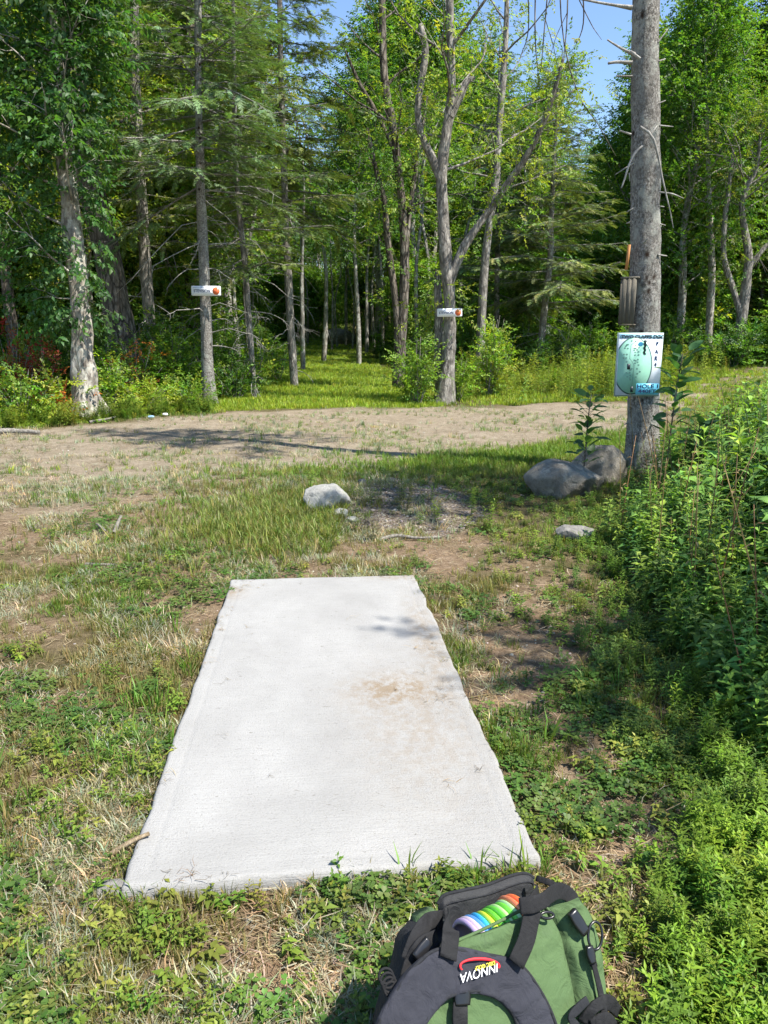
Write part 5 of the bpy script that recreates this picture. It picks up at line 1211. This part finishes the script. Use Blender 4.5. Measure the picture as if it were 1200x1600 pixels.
# body: front (back panel), sides and rear as one open-topped sack
part('back_panel', loft([(709, 1472, 852, 1416), (684, 1500, 876, 1462), (664, 1545, 892, 1530), (650, 1610, 905, 1610), (640, 1700, 915, 1700), (636, 1860, 920, 1860)], .012, .022, .004, 40, 50, seed=3), C_GRN)
def shift_rows(rows, d): return rows
def hull(Lp, Rp, depth, zs):
    """rounded sack behind the back panel"""
    n_ = 48; V = []
    for (lx, ly, rx, ry), dp in zip(smooth_path(np.array(Lp), 16), smooth_path(np.array([[d_] for d_ in depth]), 16)[:, 0]):
        L = onA(lx, ly, -.012); Rr = onA(rx, ry, -.012); c = (L + Rr) / 2 + back * dp / 2; a = (Rr - L) / 2; b_ = back * dp / 2
        for q in np.linspace(0, 2 * math.pi, n_, endpoint=False):
            cs, sn = math.cos(q), math.sin(q); V.append(c + a * math.copysign(abs(cs) ** .45, cs) + b_ * math.copysign(abs(sn) ** .45, sn))
    V = np.array(V); V[:, 2] = np.maximum(V[:, 2], .004); i = np.arange(15)[:, None] * n_; j = np.arange(n_)[None]; jn = (j + 1) % n_
    return V, np.stack([i + jn, i + j, i + n_ + j, i + n_ + jn], -1).reshape(-1, 4)
HR = [(712, 1474, 850, 1420), (687, 1502, 872, 1465), (668, 1547, 888, 1532), (655, 1612, 900, 1612), (645, 1700, 910, 1700), (642, 1850, 915, 1850)]
part('body', hull(HR, None, [.205, .21, .215, .22, .22, .22], None), C_GRN)
# black flap folded open behind the discs
def onB(px, py, dz=0): return plane_hit(px, py, pA + back * .205, unit(nh * .9 + [0, 0, .25])) - BASE
def flapV():
    nu, nv = 40, 16; top = smooth_path(np.array([(684, 1412), (694, 1399), (720, 1392), (760, 1383), (800, 1368), (822, 1365), (834, 1372)]), nu); bot = smooth_path(np.array([(690, 1478), (700, 1478), (725, 1468), (760, 1455), (795, 1440), (815, 1425), (832, 1410)]), nu)
    nb = unit(nh * .9 + [0, 0, .25]); F = np.zeros((nv, nu, 3)); B = F.copy()
    for a in range(nv):
        t = a / (nv - 1)
        for c in range(nu):
            q = top[c] * (1 - t) + bot[c] * t; s_ = c / (nu - 1); e = min(t * 6, 1) ** .5 * min(min(s_, 1 - s_) * 10, 1) ** .5; p = onB(*q) + nb * .004 * math.sin(s_ * 19) * t
            F[a, c] = p + nb * .016 * e; B[a, c] = p - nb * .016 * e
    V = np.vstack([F.reshape(-1, 3), B.reshape(-1, 3)]); i = np.arange(nv - 1)[:, None] * nu + np.arange(nu - 1)[None]; q = np.stack([i + nu, i + nu + 1, i + 1, i], -1).reshape(-1, 4); o_ = nv * nu
    j = np.arange(nu - 1); Q = [q, (q + o_)[:, ::-1], np.stack([j, j + 1, j + 1 + o_, j + o_], -1), np.stack([j + o_, j + 1 + o_, j + 1, j], -1) + (nv - 1) * nu]
    return V, np.vstack(Q), top
V, Q, top_ = flapV(); flap = part('flap', (V, Q), C_DRK)
mb = MB()
for inset in (0, 7): 
    L = np.array([onB(q[0], q[1] + inset) + unit(nh) * (.017 if inset else .0) for q in top_]); VT = tube(L, [.0042 if not inset else .0016] * len(L), 8); mb.add(*VT)
mb.build('piping', C_BLK, flap)
L = np.array([onA(q[0], q[1], .006) for q in smooth_path(np.array([(709, 1472), (740, 1459), (780, 1440), (818, 1421), (850, 1416), (862, 1432)]), 24)]); part('rim_binding', tube(L, [.0035] * 24, 8), C_GRN)
# padded shoulder yoke
part('shoulder_yoke', sweep([(596, 1700, 70), (612, 1630, 72), (636, 1580, 74), (668, 1538, 74), (705, 1517, 68), (752, 1520, 58), (795, 1535, 62), (826, 1575, 58), (846, 1625, 54), (860, 1700, 52)], .022, 70, .030, 12, 3.4, wr=.010), C_YOK)
mb = MB()
for pts in ([(640, 1640), (660, 1600), (685, 1568), (715, 1552), (752, 1549), (785, 1562), (805, 1592), (818, 1640)], [(571, 1660), (592, 1600), (622, 1545), (655, 1503), (690, 1483), (752, 1491), (808, 1505), (842, 1545), (868, 1600), (878, 1660)]):
    L = np.array([onA(q[0], q[1], .034) for q in smooth_path(np.array(pts, float), 50)]); mb.add(*tube(L, [.0042] * 50, 8))
mb.build('yoke_binding', C_BLK, bag)
part('webbing_strap', sweep([(702, 1432, 26, -.09), (704, 1447, 28, -.01), (704, 1465, 30), (700, 1498, 30, .012)], .004, 18, .036, 8, 4), C_WEB)
part('webbing_strap', sweep([(842, 1398, 30, -.06), (836, 1412, 30, .0), (829, 1440, 30, .01), (822, 1470, 30, .012), (806, 1506, 30, .014)], .004, 22, .038, 8, 4), C_WEB)
part('strap_keeper', sweep([(812, 1416, 24, .006), (834, 1413, 25, .012), (856, 1404, 22, .0)], .006, 12, .044, 8, 3), C_WEB)
part('webbing_strap', sweep([(850, 1406, 22, -.0), (872, 1392, 24, -.05), (893, 1402, 22, -.06), (908, 1432, 18, -.05), (918, 1470, 14, -.02), (928, 1510, 13, 0)], .005, 26, .02, 8, 3), C_WEB)
part('webbing_strap', sweep([(838, 1372, 9, -.16), (868, 1384, 10, -.12), (895, 1412, 12, -.10), (915, 1450, 12, -.07), (932, 1480, 10, -.04)], .006, 22, .02, 8, 3), C_WEB)
part('webbing_strap', sweep([(926, 1500, 8), (936, 1540, 10), (944, 1580, 12), (955, 1640, 14)], .004, 16, .024, 8, 3), C_WEB)
part('webbing_strap', sweep([(921, 1490, 26, -.03), (926, 1540, 32, -.02), (936, 1590, 34, -.02), (946, 1660, 34, -.02)], .006, 16, .0, 8, 3), C_WEB)
part('side_release_buckle', sweep([(893, 1424, 16), (903, 1440, 19), (915, 1458, 15)], .014, 10, .016, 8, 3), PLB)
part('side_release_buckle', sweep([(920, 1478, 12), (923, 1492, 15), (926, 1505, 10)], .012, 10, .026, 8, 3), PLB)
for (cx_, cy_, w_, h_, o_) in ((930, 1462, 11, 22, .02), (855, 1430, 10, 5, .03)):
    a = np.linspace(0, 2 * math.pi, 26); L = np.array([onA(cx_ + w_ * math.cos(t), cy_ + h_ * math.sin(t), o_) for t in a]); part('ring', tube(L, [.0032] * 26, 7, cap=False), PLB)
for k in range(4):
    a = np.linspace(0, 2 * math.pi, 22); L = np.array([onA(603 + 11 * math.cos(t) + k * 3, 1525 + k * 7 + 12 * math.sin(t), .01) for t in a]); part('cord_loop', tube(L, [.0028] * 22, 6, cap=False), C_WEB)
part('centre_strap', sweep([(721, 1552, 22, -.006), (719, 1580, 26, .004), (719, 1620, 26, .0), (719, 1700, 26)], .005, 18, .030, 8, 4), C_WEB)
part('side_release_buckle', sweep([(722, 1545, 20), (722, 1556, 28), (722, 1570, 26)], .014, 10, .032, 8, 3), PLB)
# side pockets
part('side_pocket', loft([(850, 1426, 905, 1402, .035), (868, 1470, 928, 1440, .03), (882, 1530, 940, 1510, .03), (892, 1610, 950, 1600, .03), (898, 1760, 955, 1760, .03)], .10, .035, .012, 24, 36, seed=9, bk=back), C_GRN)
part('pocket_binding', sweep([(902, 1604, 12), (892, 1590, 12), (905, 1574, 14), (918, 1562, 12)], .006, 14, .035, 8, 3), C_BLK)
part('side_panel', loft([(664, 1440, 700, 1438, .08), (640, 1468, 694, 1470, .06), (625, 1520, 672, 1520, .05), (606, 1590, 650, 1590, .05), (592, 1750, 640, 1750, .05)], .12, .030, .014, 24, 36, seed=12, bk=back), C_BLK)
part('side_pocket', loft([(650, 1432, 676, 1418, .12), (652, 1448, 688, 1432, .10), (650, 1470, 692, 1460, .10)], .05, .014, .004, 16, 14, seed=14, bk=back), C_GRN)
for pts in ([(690, 1434, 22, -.05), (668, 1441, 26, -.02), (650, 1465, 24, -.0), (636, 1500, 22, 0)], [(682, 1462, 18, -.01), (658, 1476, 22, .01), (640, 1505, 20, .0), (628, 1550, 16, 0)]): part('webbing_strap', sweep(pts, .006, 20, .0, 8, 3, wr=.004), C_WEB)
part('side_release_buckle', sweep([(670, 1468, 14), (660, 1482, 18), (648, 1496, 14)], .014, 10, .014, 8, 3), PLB)
for pts in ([(910, 1598, 20, .0), (930, 1572, 16, .02), (950, 1566, 22, .0), (966, 1580, 18, -.03)], [(925, 1606, 26, .01), (948, 1596, 26, .02), (960, 1612, 20, 0)]): part('webbing_strap', sweep(pts, .008, 20, .015, 8, 3, wr=.006), C_WEB)
# the embroidered mark, upside down as the yoke lies
def mark(name, txt, size, px, py, off, mat, xs, bold=.0003, shear=0):
    me = text_mesh(txt, size, xs, bold, 'CENTER', .0003, shear); me.materials.append(mat); me.name = name; o = link(name, me, bag); c = onA(px, py, off)
    a = math.radians(-3.5); x_ = -(e1 * math.cos(a) + e2 * math.sin(a)); z_ = -(e2 * math.cos(a) - e1 * math.sin(a)); y_ = np.cross(z_, x_)
    Mx = Matrix.Identity(4)
    for q in range(3): Mx[q][0] = x_[q]; Mx[q][1] = y_[q]; Mx[q][2] = z_[q]; Mx[q][3] = c[q]
    o.matrix_local = Mx
TW_ = plain('thread_white', (.8, .8, .8), .6); TR_ = plain('thread_red', (.62, .02, .03), .6); TY_ = plain('thread_yellow', (.62, .55, .05), .6)
mark('mark_lettering', 'INNOVA', .0235, 750, 1519, .0465, TW_, .98, .0, .25); mark('mark_lettering', 'DISC GOLF', .0095, 758, 1508.5, .0470, TY_, 1.0, .0004)
mb = MB(); a = np.linspace(math.radians(-12), math.radians(205), 40); V = []
for t in a:
    wd_ = .45 + .55 * max(0, math.sin(t)); cx_, cy_ = 750, 1510
    for s_ in (1.0, 1 - .34 * wd_): V.append(onA(cx_ + 32 * math.cos(t) * (1 if s_ == 1 else .91), cy_ - 14 * math.sin(t) * s_, .0468))
V = np.array(V); i = np.arange(39) * 2; mb.add(np.vstack([V, V - nA * .002]), np.vstack([np.stack([i, i + 1, i + 3, i + 2], -1), np.stack([i, i + 2, i + 82, i + 80], -1), np.stack([i + 1, i + 81, i + 83, i + 3], -1)])); mb.build('mark_ring', TR_, bag, False)
# discs standing in the open compartment
prof = [(0, .010), (.060, .0105), (.084, .0095), (.098, .006), (.1045, .0005), (.1045, -.0015), (.100, -.007), (.094, -.008), (.092, -.004), (.086, .004), (0, .006)]
def disc_mesh(mat):
    n_ = 48; a = np.linspace(0, 2 * math.pi, n_, endpoint=False); V = np.array([[h_, r_ * math.cos(t), r_ * math.sin(t)] for r_, h_ in prof for t in a]); m_ = len(prof); i = np.arange(m_ - 1)[:, None] * n_; j = np.arange(n_)[None]; jn = (j + 1) % n_
    return np_mesh('disc', V, np.stack([i + j, i + jn, i + n_ + jn, i + n_ + j], -1).reshape(-1, 4), None, mat, True)
DC = [((.50, .38, .62), 'lavender', 'first at the left end of the row'), ((.62, .52, .60), 'pale pinkish white', 'second from the left'), ((.10, .30, .62), 'blue', 'third from the left'), ((.05, .45, .70), 'sky blue', 'fourth from the left'),
      ((.62, .68, .06), 'yellow', 'fifth from the left'), ((.16, .55, .05), 'green', 'sixth from the left'), ((.12, .50, .05), 'deep green', 'seventh from the left'), ((.45, .68, .28), 'pale green', 'eighth from the left'),
      ((.17, .60, .06), 'bright green', 'ninth from the left'), ((.40, .66, .30), 'light mint green', 'left of the orange pair'), ((.72, .20, .09), 'salmon orange', 'left one of the orange pair'), ((.78, .17, .05), 'vivid orange', 'last on the right')]
PXD = [(727, 1452), (734, 1449), (742, 1446), (753, 1443), (764, 1440), (773, 1436), (780, 1432), (789, 1429), (796, 1427), (803, 1422), (808, 1415.5), (818, 1413)]
for k, ((c_, nm, wh), (px, py)) in enumerate(zip(DC, PXD)):
    tp = plane_hit(727 + (px - 727) * .86, py - 13, pA - nA * 0 + back * .108, nA); m_, n_, b_ = M('disc_' + nm.replace(' ', '_')); b_.inputs['Base Color'].default_value = (*c_, 1); b_.inputs['Roughness'].default_value = .32; b_.inputs['Subsurface Weight'].default_value = .15; b_.inputs['Subsurface Radius'].default_value = (.01,) * 3; b_.inputs['Subsurface Scale'].default_value = .5
    o = link('disc', disc_mesh(m_), None, tp - e2 * .098); o.rotation_euler = (0, random.uniform(-.10, .0), math.atan2(e1[1], e1[0]) + random.uniform(-.05, .05)); tag(o, f'{nm} flying disc standing in the open bag, {wh}', 'disc', 'flying discs in the bag')
